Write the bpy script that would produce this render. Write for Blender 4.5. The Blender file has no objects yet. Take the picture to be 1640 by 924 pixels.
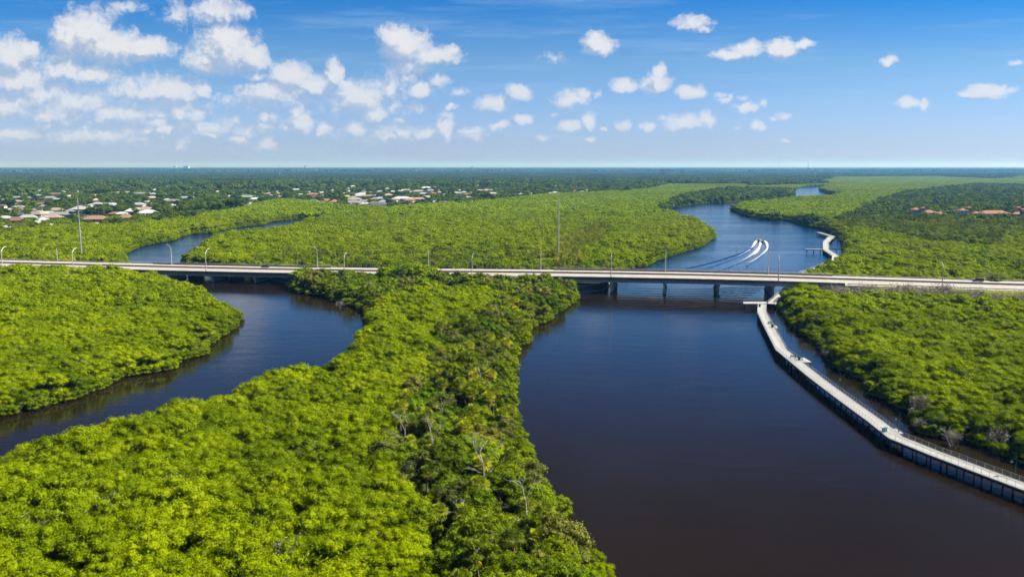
import bpy, math, random
import numpy as np
from mathutils import Vector, Matrix
from mathutils.geometry import tessellate_polygon
PI = math.pi
random.seed(7); RNG = np.random.default_rng(11)
sc = bpy.context.scene
COL = sc.collection

# ------------------------------------------------------------------ camera
W, H, F = 1640.0, 924.0, 1350.0
CAMZ, PITCH = 60.0, math.atan2(462 - 267.2, F)
cp, sp = math.cos(PITCH), math.sin(PITCH)
cam = bpy.data.cameras.new('camera'); co = bpy.data.objects.new('camera', cam); COL.objects.link(co)
co.location = (0, 0, CAMZ); co.rotation_euler = (PI / 2 - PITCH, 0, 0)
cam.sensor_width = 36; cam.lens = 36 * F / W; cam.clip_start = 1; cam.clip_end = 120000
sc.camera = co

def at(px, py, z=0.0):
    a, b = (px - W / 2) / F, -(py - H / 2) / F
    d = Vector((a, cp + b * sp, -sp + b * cp))
    t = (z - CAMZ) / d.z
    return Vector((d.x * t, d.y * t, z))
def proj(X, Y, Z):
    X, Y, Z = np.asarray(X, float), np.asarray(Y, float), np.asarray(Z, float) - CAMZ
    zc = Y * cp - Z * sp; yc = Y * sp + Z * cp
    zc = np.where(zc < 1, 1, zc)
    return W / 2 + F * X / zc, H / 2 - F * yc / zc

# ------------------------------------------------------------------ tagging
def tag(o, label=None, cat=None, group=None, kind=None):
    for k, v in (('label', label), ('category', cat), ('group', group), ('kind', kind)):
        if v: o[k] = v
    return o
def empty(name, loc=(0, 0, 0), rz=0.0):
    o = bpy.data.objects.new(name, None); COL.objects.link(o)
    o.location = loc; o.rotation_euler = (0, 0, rz); o.empty_display_size = .3
    return o
def mesh_np(name, V, Fq, mats=(), mi=None, smooth=False):
    """V (n,3), Fq list of faces or (m,k) array"""
    me = bpy.data.meshes.new(name)
    if isinstance(Fq, np.ndarray):
        V = np.asarray(V, np.float32)
        k = Fq.shape[1]; m = len(Fq)
        me.vertices.add(len(V)); me.vertices.foreach_set('co', V.ravel())
        me.loops.add(m * k); me.loops.foreach_set('vertex_index', Fq.astype(np.int32).ravel())
        me.polygons.add(m); me.polygons.foreach_set('loop_start', np.arange(0, m * k, k, dtype=np.int32))
        me.polygons.foreach_set('loop_total', np.full(m, k, np.int32))
        me.update(calc_edges=True)
    else:
        me.from_pydata([tuple(v) for v in V], [], Fq)
    for m_ in mats: me.materials.append(m_)
    if mi is not None: me.polygons.foreach_set('material_index', np.asarray(mi, np.int32))
    if smooth: me.polygons.foreach_set('use_smooth', np.ones(len(me.polygons), bool))
    me.update()
    return me
class MB:
    def __init__(s): s.v = []; s.f = []; s.m = []
    def add(s, vs, fs, m=0):
        b = len(s.v); s.v += [tuple(v) for v in vs]; s.f += [tuple(b + i for i in f) for f in fs]; s.m += [m] * len(fs); return s
    def box(s, c, d, rz=0.0, m=0, taper=1.0):
        x, y, z = d[0] / 2, d[1] / 2, d[2] / 2; cr, sr = math.cos(rz), math.sin(rz); vs = []
        for zz, k in ((-z, 1.0), (z, taper)):
            for xx, yy in ((-x, -y), (x, -y), (x, y), (-x, y)):
                xx *= k; yy *= k
                vs.append((c[0] + xx * cr - yy * sr, c[1] + xx * sr + yy * cr, c[2] + zz))
        return s.add(vs, [(0, 3, 2, 1), (4, 5, 6, 7), (0, 1, 5, 4), (1, 2, 6, 5), (2, 3, 7, 6), (3, 0, 4, 7)], m)
    def tube(s, pts, rad, n=6, m=0, cap=True):
        pts = [Vector(p) for p in pts]
        if not hasattr(rad, '__len__'): rad = [rad] * len(pts)
        vs = []; fs = []
        for i, p in enumerate(pts):
            t = (pts[min(i + 1, len(pts) - 1)] - pts[max(i - 1, 0)])
            if t.length < 1e-6: t = Vector((0, 0, 1))
            t.normalize()
            a = t.orthogonal().normalized() if abs(t.z) < .99 else Vector((1, 0, 0))
            a = (Vector((1, 0, 0)) - t * t.x) if abs(t.x) < .9 else (Vector((0, 0, 1)) - t * t.z)
            a.normalize(); b = t.cross(a)
            for j in range(n):
                w = 2 * PI * j / n; vs.append(p + (a * math.cos(w) + b * math.sin(w)) * rad[i])
        for i in range(len(pts) - 1):
            for j in range(n):
                j2 = (j + 1) % n; fs.append((i * n + j, i * n + j2, (i + 1) * n + j2, (i + 1) * n + j))
        if cap:
            fs.append(tuple(range(n - 1, -1, -1))); fs.append(tuple((len(pts) - 1) * n + j for j in range(n)))
        return s.add(vs, fs, m)
    def mesh(s, name, mats, smooth=False): return mesh_np(name, s.v, s.f, mats, s.m, smooth)
    def build(s, name, mats, parent=None, smooth=False):
        if not isinstance(mats, (list, tuple)): mats = [mats]
        o = bpy.data.objects.new(name, s.mesh(name, mats, smooth)); COL.objects.link(o); o.parent = parent; return o
def link(name, me, parent=None):
    o = bpy.data.objects.new(name, me); COL.objects.link(o); o.parent = parent; return o
def children(o): return [c for c in KIDS.get(o.name, [])]
KIDS = {}
def copy_tree(root, kids, loc, rz=0.0, scale=1.0):
    """kids: list of (part, [subparts])"""
    r = root.copy(); COL.objects.link(r); r.location = loc; r.rotation_euler = (0, 0, rz); r.scale = (scale,) * 3
    for ch, subs in kids:
        c = ch.copy(); COL.objects.link(c); c.parent = r
        for g in subs:
            d = g.copy(); COL.objects.link(d); d.parent = c
    return r

# ------------------------------------------------------------------ materials
def newmat(name):
    m = bpy.data.materials.new(name); m.use_nodes = True; nt = m.node_tree; nt.nodes.clear()
    out = nt.nodes.new('ShaderNodeOutputMaterial'); return m, nt, out
def N(nt, t, **kw):
    n = nt.nodes.new(t)
    for k, v in kw.items():
        if k.startswith('i_'): n.inputs[k[2:].replace('_', ' ')].default_value = v
        else: setattr(n, k, v)
    return n
def rgb(c): return (c[0], c[1], c[2], 1.0)
def math_n(nt, op, a, b=None, clamp=False):
    n = nt.nodes.new('ShaderNodeMath'); n.operation = op; n.use_clamp = clamp
    for i, v in enumerate((a, b)):
        if v is None: continue
        if hasattr(v, 'is_linked') or hasattr(v, 'links'): nt.links.new(v, n.inputs[i])
        else: n.inputs[i].default_value = v
    return n.outputs[0]
def mixc(nt, fac, a, b, mode='MIX'):
    n = nt.nodes.new('ShaderNodeMix'); n.data_type = 'RGBA'; n.blend_type = mode
    for i, v in ((0, fac), (6, a), (7, b)):
        if hasattr(v, 'links'): nt.links.new(v, n.inputs[i])
        else: n.inputs[i].default_value = v if i == 0 else rgb(v)
    return n.outputs[2]
def ramp(nt, fac, stops):
    n = nt.nodes.new('ShaderNodeValToRGB'); nt.links.new(fac, n.inputs[0]); e = n.color_ramp.elements
    while len(e) < len(stops): e.new(.5)
    for el, (p, c) in zip(e, stops): el.position = p; el.color = rgb(c) if hasattr(c, '__len__') else (c, c, c, 1)
    return n.outputs[0]
def noise(nt, vec, scale, detail=3.0, rough=.55, dim='3D'):
    n = nt.nodes.new('ShaderNodeTexNoise'); n.noise_dimensions = dim
    n.inputs['Scale'].default_value = scale; n.inputs['Detail'].default_value = detail; n.inputs['Roughness'].default_value = rough
    if vec is not None: nt.links.new(vec, n.inputs['Vector'])
    return n
def simple(name, col, rough=.7, spec=.3, metal=0.0, var=.15, vscale=1.5, col2=None, bump=0.0, bscale=8.0, stain=None):
    m, nt, out = newmat(name)
    p = N(nt, 'ShaderNodeBsdfPrincipled'); p.inputs['Roughness'].default_value = rough; p.inputs['Metallic'].default_value = metal
    p.inputs['Specular IOR Level'].default_value = spec
    geo = N(nt, 'ShaderNodeNewGeometry'); n1 = noise(nt, geo.outputs['Position'], vscale, 5, .6)
    c2 = col2 or tuple(c * (1 - var) for c in col)
    c = mixc(nt, ramp(nt, n1.outputs[0], [(.35, 0.0), (.65, 1.0)]), tuple(min(1, q * (1 + var * .4)) for q in col), c2)
    if stain:
        n3 = noise(nt, geo.outputs['Position'], stain[1], 6, .7)
        c = mixc(nt, ramp(nt, n3.outputs[0], [(.45, 0.0), (.7, stain[2])]), c, stain[0])
    nt.links.new(c, p.inputs['Base Color'])
    if bump:
        n2 = noise(nt, geo.outputs['Position'], bscale, 4, .6); b = N(nt, 'ShaderNodeBump'); b.inputs['Strength'].default_value = bump; b.inputs['Distance'].default_value = .05
        nt.links.new(n2.outputs[0], b.inputs['Height']); nt.links.new(b.outputs[0], p.inputs['Normal'])
    nt.links.new(p.outputs[0], out.inputs[0]); return m
def foliage(name, c1, c2, c3, clump=.55, macro=.03, transl=.34, dead=None, deadamt=0.0, rnd=.30):
    """c1 main, c2 younger/lighter leaves, c3 older/darker leaves"""
    m, nt, out = newmat(name)
    geo = N(nt, 'ShaderNodeNewGeometry'); oi = N(nt, 'ShaderNodeObjectInfo')
    pos = geo.outputs['Position']
    nA = noise(nt, pos, clump, 3, .6); nB = noise(nt, pos, macro, 3, .6); nC = noise(nt, pos, 5.0, 1, .5)
    f = math_n(nt, 'ADD', math_n(nt, 'MULTIPLY', nA.outputs[0], .45), math_n(nt, 'MULTIPLY', nB.outputs[0], .75))
    f = math_n(nt, 'ADD', f, math_n(nt, 'MULTIPLY', math_n(nt, 'SUBTRACT', oi.outputs['Random'], .5), rnd))
    f = math_n(nt, 'ADD', f, math_n(nt, 'MULTIPLY', math_n(nt, 'SUBTRACT', nC.outputs[0], .5), .85))
    c = ramp(nt, f, [(.38, c3), (.60, c1), (.86, c2)])
    if dead:
        n4 = noise(nt, pos, .9, 2, .5)
        c = mixc(nt, ramp(nt, n4.outputs[0], [(.66 - deadamt, 0.0), (.74 - deadamt, .8)]), c, dead)
    d = N(nt, 'ShaderNodeBsdfDiffuse'); nt.links.new(c, d.inputs[0])
    t = N(nt, 'ShaderNodeBsdfTranslucent'); ct = mixc(nt, .35, c, (.26, .36, .002), 'MIX'); nt.links.new(ct, t.inputs[0])
    mx = N(nt, 'ShaderNodeMixShader'); mx.inputs[0].default_value = transl
    nt.links.new(d.outputs[0], mx.inputs[1]); nt.links.new(t.outputs[0], mx.inputs[2])
    g = N(nt, 'ShaderNodeBsdfGlossy'); g.inputs['Roughness'].default_value = .45; g.inputs[0].default_value = (.7, .8, .25, 1)
    mg = N(nt, 'ShaderNodeMixShader'); mg.inputs[0].default_value = .007
    nt.links.new(mx.outputs[0], mg.inputs[1]); nt.links.new(g.outputs[0], mg.inputs[2])
    nt.links.new(mg.outputs[0], out.inputs[0]); return m
M = {}
M['mangrove'] = foliage('mangrove_leaves', (.196, .262, .0008), (.305, .370, .0010), (.108, .162, .0008))
M['mangrove_bank'] = foliage('bank_leaves', (.125, .185, .003), (.22, .275, .004), (.060, .10, .002))
M['broad'] = foliage('broadleaf_leaves', (.108, .160, .005), (.235, .285, .005), (.040, .074, .005), transl=.25)
M['broad_lit'] = foliage('bright_broadleaf_leaves', (.13, .21, .006), (.24, .31, .006), (.06, .12, .006), transl=.3)  # lighter-leaved broadleaf variety, mixed in at random
M['suburb'] = foliage('suburb_leaves', (.060, .105, .016), (.13, .19, .016), (.022, .048, .014), clump=.10, macro=.02, transl=.2, rnd=.62)
M['farwood'] = foliage('far_wood_leaves', (.050, .088, .018), (.11, .16, .020), (.018, .040, .016), clump=.045, macro=.003, transl=.2)
M['farmarsh'] = foliage('far_marsh_leaves', (.185, .265, .003), (.26, .345, .003), (.105, .165, .003), clump=.08, macro=.006, transl=.25)
M['olive'] = foliage('olive_leaves', (.14, .155, .025), (.25, .25, .04), (.05, .07, .02), transl=.25)
M['palm'] = foliage('palm_fronds', (.26, .31, .015), (.50, .48, .025), (.07, .12, .018), transl=.3)
M['palm_dead'] = foliage('dead_palm_fronds', (.50, .32, .06), (.65, .50, .04), (.26, .15, .06), transl=.3)
M['pine'] = foliage('pine_needles', (.15, .21, .010), (.26, .31, .010), (.075, .11, .010), transl=.25)
M['bark'] = simple('bark', (.16, .13, .10), .9, .1, var=.4, vscale=3)
M['deadwood'] = simple('bleached_wood', (.52, .49, .43), .85, .1, var=.35, vscale=2)
M['twigs'] = simple('dry_twigs', (.33, .30, .235), .9, .1, var=.4, vscale=.8)
M['concrete'] = simple('road_concrete', (.365, .335, .300), .85, .2, var=.10, vscale=.35, stain=((.27, .245, .21), .08, .35))
M['beam'] = simple('girder_concrete', (.42, .44, .44), .85, .2, var=.15, vscale=.6, stain=((.25, .25, .25), .5, .5))
M['parapet'] = simple('stained_parapet', (.20, .19, .175), .9, .15, var=.3, vscale=.9, stain=((.09, .085, .08), .45, .95), bump=.4)
M['barrier'] = simple('median_concrete', (.23, .205, .175), .9, .15, var=.25, vscale=.8, stain=((.15, .13, .11), .6, .6))
M['pier'] = simple('pier_concrete', (.46, .46, .44), .85, .2, var=.2, vscale=.5)
M['metal'] = simple('galvanised_metal', (.50, .51, .50), .45, .5, .6, var=.15)
M['alu'] = simple('railing_aluminium', (.55, .56, .57), .4, .5, .5, var=.1)
M['polec'] = simple('pole_concrete', (.42, .41, .39), .8, .3, var=.15)
M['greenpaint'] = simple('dark_green_paint', (.012, .10, .055), .4, .5, var=.2)
M['wood'] = simple('dark_piling', (.045, .038, .032), .9, .2, var=.4)
M['board'] = simple('boardwalk_boards', (.37, .365, .35), .8, .25, var=.10, vscale=1.2, stain=((.26, .25, .23), .35, .6))
M['lens'] = simple('lamp_lens', (.75, .75, .72), .3, .5)
M['mark'] = simple('road_paint', (.80, .79, .74), .7, .3, var=.15)
M['white'] = simple('white_paint', (.62, .62, .61), .5, .4, var=.08)
M['orange'] = simple('orange_sign', (.75, .36, .01), .5, .4)
M['yellow'] = simple('yellow_sign', (.85, .55, .01), .5, .4)
M['dark'] = simple('dark_trim', (.02, .02, .022), .5, .4)
M['glass'] = simple('window_glass', (.03, .045, .06), .12, .6)
M['mud'] = simple('bank_mud', (.03, .023, .016), .9, .2, var=.4, vscale=.4)
M['verge'] = simple('verge_grass', (.20, .215, .02), .95, .1, var=.4, vscale=.6, col2=(.10, .14, .015), bump=1.0, bscale=4)
M['seawall'] = simple('seawall_concrete', (.17, .165, .15), .9, .2, var=.3, vscale=.5, stain=((.05, .05, .045), .4, .7))

# land: mud under the mangroves, lawns and soil further out
m, nt, out = newmat('land'); geo = N(nt, 'ShaderNodeNewGeometry')
p = N(nt, 'ShaderNodeBsdfPrincipled'); p.inputs['Roughness'].default_value = .95; p.inputs['Specular IOR Level'].default_value = .1
n1 = noise(nt, geo.outputs['Position'], .02, 6, .6); n2 = noise(nt, geo.outputs['Position'], .35, 4, .6)
near = mixc(nt, ramp(nt, n2.outputs[0], [(.4, 0.0), (.65, 1.0)]), (.016, .014, .008), (.024, .028, .008))
far = ramp(nt, n1.outputs[0], [(.35, (.035, .055, .016)), (.5, (.06, .085, .02)), (.62, (.10, .115, .04)), (.72, (.20, .18, .12))])
sx = N(nt, 'ShaderNodeSeparateXYZ'); nt.links.new(geo.outputs['Position'], sx.inputs[0])
nt.links.new(mixc(nt, math_n(nt, 'MULTIPLY', math_n(nt, 'SUBTRACT', sx.outputs[1], 850.0), 1 / 250., True), near, far), p.inputs['Base Color'])
nt.links.new(p.outputs[0], out.inputs[0]); M['land'] = m

# water
m, nt, out = newmat('water'); geo = N(nt, 'ShaderNodeNewGeometry'); pos = geo.outputs['Position']
p = N(nt, 'ShaderNodeBsdfPrincipled'); p.inputs['IOR'].default_value = 1.37
nb = noise(nt, pos, .03, 4, .6)
near_body = mixc(nt, nb.outputs[0], (.0130, .0075, .0032), (.0095, .0062, .0032))
mp = N(nt, 'ShaderNodeMapping'); mp.inputs['Rotation'].default_value = (0, 0, .35); mp.inputs['Scale'].default_value = (.45, 1.0, 1.0); nt.links.new(pos, mp.inputs[0])
w1 = noise(nt, mp.outputs[0], 1.3, 3, .6); w2 = noise(nt, mp.outputs[0], .22, 2, .5)
mp2 = N(nt, 'ShaderNodeMapping'); mp2.inputs['Rotation'].default_value = (0, 0, .25); mp2.inputs['Scale'].default_value = (.25, 1.0, 1.0); nt.links.new(pos, mp2.inputs[0])
gust = noise(nt, mp2.outputs[0], .025, 5, .62)
sx = N(nt, 'ShaderNodeSeparateXYZ'); nt.links.new(pos, sx.inputs[0])
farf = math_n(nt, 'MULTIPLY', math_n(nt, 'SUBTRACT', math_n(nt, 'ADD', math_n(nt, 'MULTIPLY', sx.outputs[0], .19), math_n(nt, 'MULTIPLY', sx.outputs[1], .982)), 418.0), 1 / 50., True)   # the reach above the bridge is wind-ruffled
# above the bridge, sky reflection is painted into the body colour as blue
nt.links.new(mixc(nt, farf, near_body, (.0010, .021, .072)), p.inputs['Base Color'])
gs = math_n(nt, 'MULTIPLY', ramp(nt, gust.outputs[0], [(.36, .25), (.6, 1.0)]), 1.0)
amp = math_n(nt, 'ADD', .045, math_n(nt, 'MULTIPLY', farf, math_n(nt, 'MULTIPLY', gs, .26)))
amp = math_n(nt, 'ADD', amp, math_n(nt, 'MULTIPLY', gs, .055))
hgt = math_n(nt, 'ADD', w1.outputs[0], math_n(nt, 'MULTIPLY', w2.outputs[0], 1.6))
b = N(nt, 'ShaderNodeBump'); b.inputs['Distance'].default_value = .45
nt.links.new(amp, b.inputs['Strength']); nt.links.new(hgt, b.inputs['Height']); nt.links.new(b.outputs[0], p.inputs['Normal'])
nt.links.new(math_n(nt, 'ADD', .06, math_n(nt, 'MULTIPLY', farf, math_n(nt, 'MULTIPLY', gs, .06))), p.inputs['Roughness'])
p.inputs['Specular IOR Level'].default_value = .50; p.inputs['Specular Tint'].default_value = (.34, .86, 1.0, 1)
nt.links.new(p.outputs[0], out.inputs[0]); M['water'] = m

# foam (lacy at its edges)
m, nt, out = newmat('foam'); geo = N(nt, 'ShaderNodeNewGeometry'); at_ = N(nt, 'ShaderNodeAttribute', attribute_name='cover')
p = N(nt, 'ShaderNodeBsdfDiffuse'); p.inputs[0].default_value = (.52, .54, .56, 1)
tr = N(nt, 'ShaderNodeBsdfTransparent'); mx = N(nt, 'ShaderNodeMixShader')
n1 = noise(nt, geo.outputs['Position'], 1.6, 7, .85)
fac = math_n(nt, 'MULTIPLY', math_n(nt, 'SUBTRACT', math_n(nt, 'ADD', math_n(nt, 'MULTIPLY', at_.outputs['Fac'], 1.25), n1.outputs[0]), .82), 1.15, True)
nt.links.new(fac, mx.inputs[0]); nt.links.new(tr.outputs[0], mx.inputs[1]); nt.links.new(p.outputs[0], mx.inputs[2]); nt.links.new(mx.outputs[0], out.inputs[0])
M['foam'] = m
def paint(name, col, rough=.3, coat=.4):
    m = simple(name, col, rough, .5, 0, .04); m.node_tree.nodes['Principled BSDF'].inputs['Coat Weight'].default_value = coat; return m
M['carred'] = paint('dark_red_car_paint', (.16, .012, .018)); M['carblue'] = paint('dark_blue_car_paint', (.015, .02, .04))

# ------------------------------------------------------------------ land and water outlines (pixel, pixel, height of the point seen)
CN = 6.2   # canopy height hiding the near edge of a water reach
W2 = [  # right river; left bank going away, then right bank coming back
 (985, 1010, 2), (963, 924, 2), (942, 880, 2), (914, 877, 2), (893, 863, 2), (898, 838, 2), (897, 817, 2), (880, 796, 2), (866, 761, 2), (846, 754, 2), (838, 712, 2),
 (835, 688, 2), (820, 653, 2), (813, 621, 2), (818, 600, 2), (821, 560, 2), (829, 546, 2), (846, 541, 2), (843, 522, 2), (862, 512, 2), (882, 506, 2), (881, 499, 2),
 (900, 491, 2), (917, 480, 2), (922, 468, 1), (925, 463, 0), (972, 461, 0), (978, 452, 0), (985, 440, 0), (1000, 433, 0), (1032, 428, 0), (1050, 419, 0), (1079, 409, 0), (1096, 404, 0), (1122, 396, 0), (1135, 387, 0), (1145, 378, 1),
 (1140, 365, CN), (1127, 355, CN), (1107, 346, CN), (1089, 345, CN), (1061, 337.5, 3), (1076, 333, 0), (1091, 331, 0), (1127, 327, 0), (1153, 326, 0), (1178, 324.5, 0), (1191, 322.5, 0),
 (1220, 320, 0), (1250, 318, 0), (1270, 315.5, 0), (1270, 308, 0), (1268, 303, 0), (1285, 300.5, 0), (1302, 299, 0), (1322, 298.6, 0), (1345, 297.2, 0),
 (1322, 301.5, 0), (1313, 305, 1), (1330, 310.5, 1), (1355, 311.0, 1), (1330, 314, CN), (1294, 314.5, CN), (1276, 316, CN), (1240, 319, CN), (1200, 322, CN), (1189, 324, CN), (1178, 330, CN), (1171, 336, 0),
 (1184, 342, 0), (1204, 349, 0), (1240, 353, 0), (1258, 353, 0), (1279, 358, 0), (1292, 363, 0), (1317, 368, 0), (1343, 378, 0), (1352, 392, 0), (1356, 405, 3), (1345, 414, 3), (1318, 425, 3), (1308, 432, 3),
 (1300, 445, 0), (1262, 458, 0), (1248, 470, 0), (1247, 484, 0), (1265, 514, 0), (1289, 538, 0), (1318, 556, 0), (1333, 580, 0), (1351, 596, 0), (1384, 607, 0), (1400, 633, 0), (1433, 649, 0), (1458, 662, 0), (1466, 687, 0),
 (1505, 702, 0), (1535, 704, 0), (1571, 711, 0), (1600, 728, 0), (1640, 741, 0), (1720, 770, 0), (1900, 850, 0)]
W1 = [  # left channel
 (-60, 672, 0), (0, 668, 0), (37, 660, 0), (74, 650.5, 0), (107, 643, 0), (129, 634, 0), (162, 623, 0), (195, 604.5, 0), (236, 599, 0), (272, 592, 0), (291, 577, 0), (324, 570, 0), (333, 553, 0), (350, 542, 0), (375, 527, 0), (383, 509, 1),
 (370, 479, CN), (344, 468, CN), (315, 454, CN), (282, 446, CN), (262, 438, CN), (235, 440, 0), (205, 430, 0), (195, 409, 0), (223, 396, 0), (243, 392, 0), (277, 386, 0), (289, 380, 0), (307, 376, 0), (338, 374, 0), (380, 364.5, 0), (420, 361, 0), (433, 356, 0), (470, 352.5, 0), (497, 351, 0), (520, 349.5, 0),
 (500, 355, 3), (440, 363, CN), (400, 366, CN), (343, 373, CN), (333, 379.6, CN), (320, 386, CN), (317, 394, CN), (302, 399, CN), (292, 406, CN), (291, 417, 2), (330, 430, 0), (420, 443, 0), (460, 452, 0),
 (465, 461, 0), (484, 470, 0), (514, 474, 0), (538, 483, 0), (570, 492, 0), (590, 496, 2), (589, 515, CN), (570, 536, CN), (559, 550, CN), (538, 560, CN), (518, 574, CN), (486, 587, CN), (438, 595, CN), (400, 610, CN), (350, 618, CN), (300, 640, CN), (260, 645, CN), (200, 660, CN), (150, 676, CN), (55, 703, CN), (0, 718, CN), (-60, 735, CN)]
def poly_world(P): return [at(*q).xy for q in P]
w2 = poly_world(W2); w2 = [Vector((w2[0].x + 2, 30))] + w2 + [Vector((170, 60)), Vector((185, -700)), Vector((30, -700))]
w1 = poly_world(W1); w1 = [Vector((-700, w1[0].y - 150))] + w1 + [Vector((-700, w1[-1].y - 190))]
def jag(P, amp, step):
    """break a traced outline into short irregular pieces, as a real bank is"""
    r = random.Random(3); o = []
    for i in range(len(P)):
        a, b = P[i], P[(i + 1) % len(P)]; L = (b - a).length; n = max(1, min(24, int(L / step))); nrm = Vector((-(b - a).y, (b - a).x)).normalized() if L > 0 else Vector((0, 0))
        for k in range(n): o.append(a.lerp(b, k / n) + (nrm * r.uniform(-amp, amp) if k else Vector((0, 0))))
    return o
w1 = jag(w1, .7, 5); w2 = jag(w2, .7, 5)
def inpoly(x, y, P):
    x, y = np.asarray(x, float), np.asarray(y, float); r = np.zeros(x.shape, bool); n = len(P)
    for i in range(n):
        x1, y1 = P[i][0], P[i][1]; x2, y2 = P[(i + 1) % n][0], P[(i + 1) % n][1]
        if y1 == y2: continue
        c = ((y1 > y) != (y2 > y)) & (x < (x2 - x1) * (y - y1) / (y2 - y1) + x1); r ^= c
    return r
def dist_poly(x, y, P):
    d = np.full(x.shape, 1e9); n = len(P)
    for i in range(n):
        ax, ay = P[i][0], P[i][1]; bx, by = P[(i + 1) % n][0] - ax, P[(i + 1) % n][1] - ay
        L = bx * bx + by * by + 1e-9; t = np.clip(((x - ax) * bx + (y - ay) * by) / L, 0, 1)
        d = np.minimum(d, np.hypot(x - ax - t * bx, y - ay - t * by))
    return d
B = 42000.0; LZ = .35
outer = [Vector((-B, -900, LZ)), Vector((B, -900, LZ)), Vector((B, B, LZ)), Vector((-B, B, LZ))]
holes = [[Vector((p.x, p.y, LZ)) for p in w] for w in (w1, w2)]
tris = tessellate_polygon([outer] + holes)
V = outer + holes[0] + holes[1]; Fc = [tuple(t) for t in tris]
base = len(V); off = 4
for hpoly in holes:
    n = len(hpoly); b0 = len(V)
    c = Vector((0, 0, 0))
    V = V + [Vector((p.x, p.y, -.6)) for p in hpoly]
    Fc += [(off + i, off + (i + 1) % n, b0 + (i + 1) % n, b0 + i) for i in range(n)]; off += n
land = link('ground', mesh_np('ground', V, Fc, [M['land']])); tag(land, kind='structure')
wb = MB(); wb.add([(-3000, -800, 0), (3500, -800, 0), (3500, 5000, 0), (-3000, 5000, 0)], [(0, 1, 2, 3)])
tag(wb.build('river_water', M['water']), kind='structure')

# ------------------------------------------------------------------ road and bridges: axis s along the near edge, t across (away from the camera)
def ybase(px): return 452.5 + .0281 * (px - 338.5)
PA, PB = at(338.5, ybase(338.5)), at(1233, ybase(1233))
D = (PB - PA).normalized(); Nn = Vector((-D.y, D.x, 0)); O = PA - Nn * .9
RW = 34.5
def s_px(px):
    q = at(px, 600, 0); d = q.xy.normalized()   # the vertical plane through the camera and this pixel (approx.)
    a = (px - W / 2) / F / cp
    # solve O.x + s D.x = a' * (O.y + s D.y) with depth along the camera axis
    s = 0.0
    for _ in range(30):
        P = O + D * s; x, _y = proj(P.x, P.y, 0.0); s += (px - float(x)) / F * P.y / D.x
    return s
ztop = [(-600, 6.0), (0, 6.0), (270, 5.95), (435, 6.15), (500, 6.35), (600, 6.6), (884, 7.9), (981, 8.16), (1100, 8.35), (1237, 8.3), (1339, 8.04), (1476, 7.75), (1593, 7.45), (2400, 6.5)]
zs = [(s_px(p_), z_ - 1.0) for p_, z_ in ztop]
def zdeck(s): return float(np.interp(s, [a for a, _ in zs], [b for _, b in zs]))
def RP(s, t, dz=0.0):
    P = O + D * s + Nn * t; return Vector((P.x, P.y, zdeck(s) + dz))
def road_st(t, s):
    return RP(s, t)
def sweep(mb, prof, s0, s1, step=8.0, m=0, closed=True, zfun=None, caps=True):
    n = max(1, int(math.ceil((s1 - s0) / step))); ss = [s0 + (s1 - s0) * i / n for i in range(n + 1)]; k = len(prof); vs = []
    for s in ss:
        for t, dz in prof:
            v = RP(s, t, dz)
            if zfun: v.z = zfun(s, t, dz)
            vs.append(v)
    fs = []
    for i in range(n):
        for j in range(k if closed else k - 1):
            j2 = (j + 1) % k; fs.append((i * k + j, (i + 1) * k + j, (i + 1) * k + j2, i * k + j2))
    if closed and caps: fs.append(tuple(range(k))); fs.append(tuple(n * k + j for j in range(k - 1, -1, -1)))
    return mb.add(vs, fs, m)
SL0, SL1 = s_px(188), s_px(490)      # left bridge
SR0, SR1 = s_px(872), s_px(1352)     # right bridge
SA, SB = s_px(-420), s_px(2100)
def rect(t0, t1, z0, z1): return [(t0, z0), (t1, z0), (t1, z1), (t0, z1)]
PAR = [(0, -.35), (.42, -.35), (.38, .1), (.22, .55), (.22, 1.0), (0.0, 1.0)]
TM = 19.3
def near_barrier(mb, s0, s1, m=0): return sweep(mb, [(.0, -.35), (.5, -.35), (.5, .02), (.32, .3), (.24, 1.0), (0, 1.0)], s0, s1, m=m)
def med(mb, s0, s1, m=0): return sweep(mb, [(TM - .33, .0), (TM + .33, .0), (TM + .12, .3), (TM + .09, .85), (TM - .09, .85), (TM - .12, .3)], s0, s1, m=m)

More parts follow.
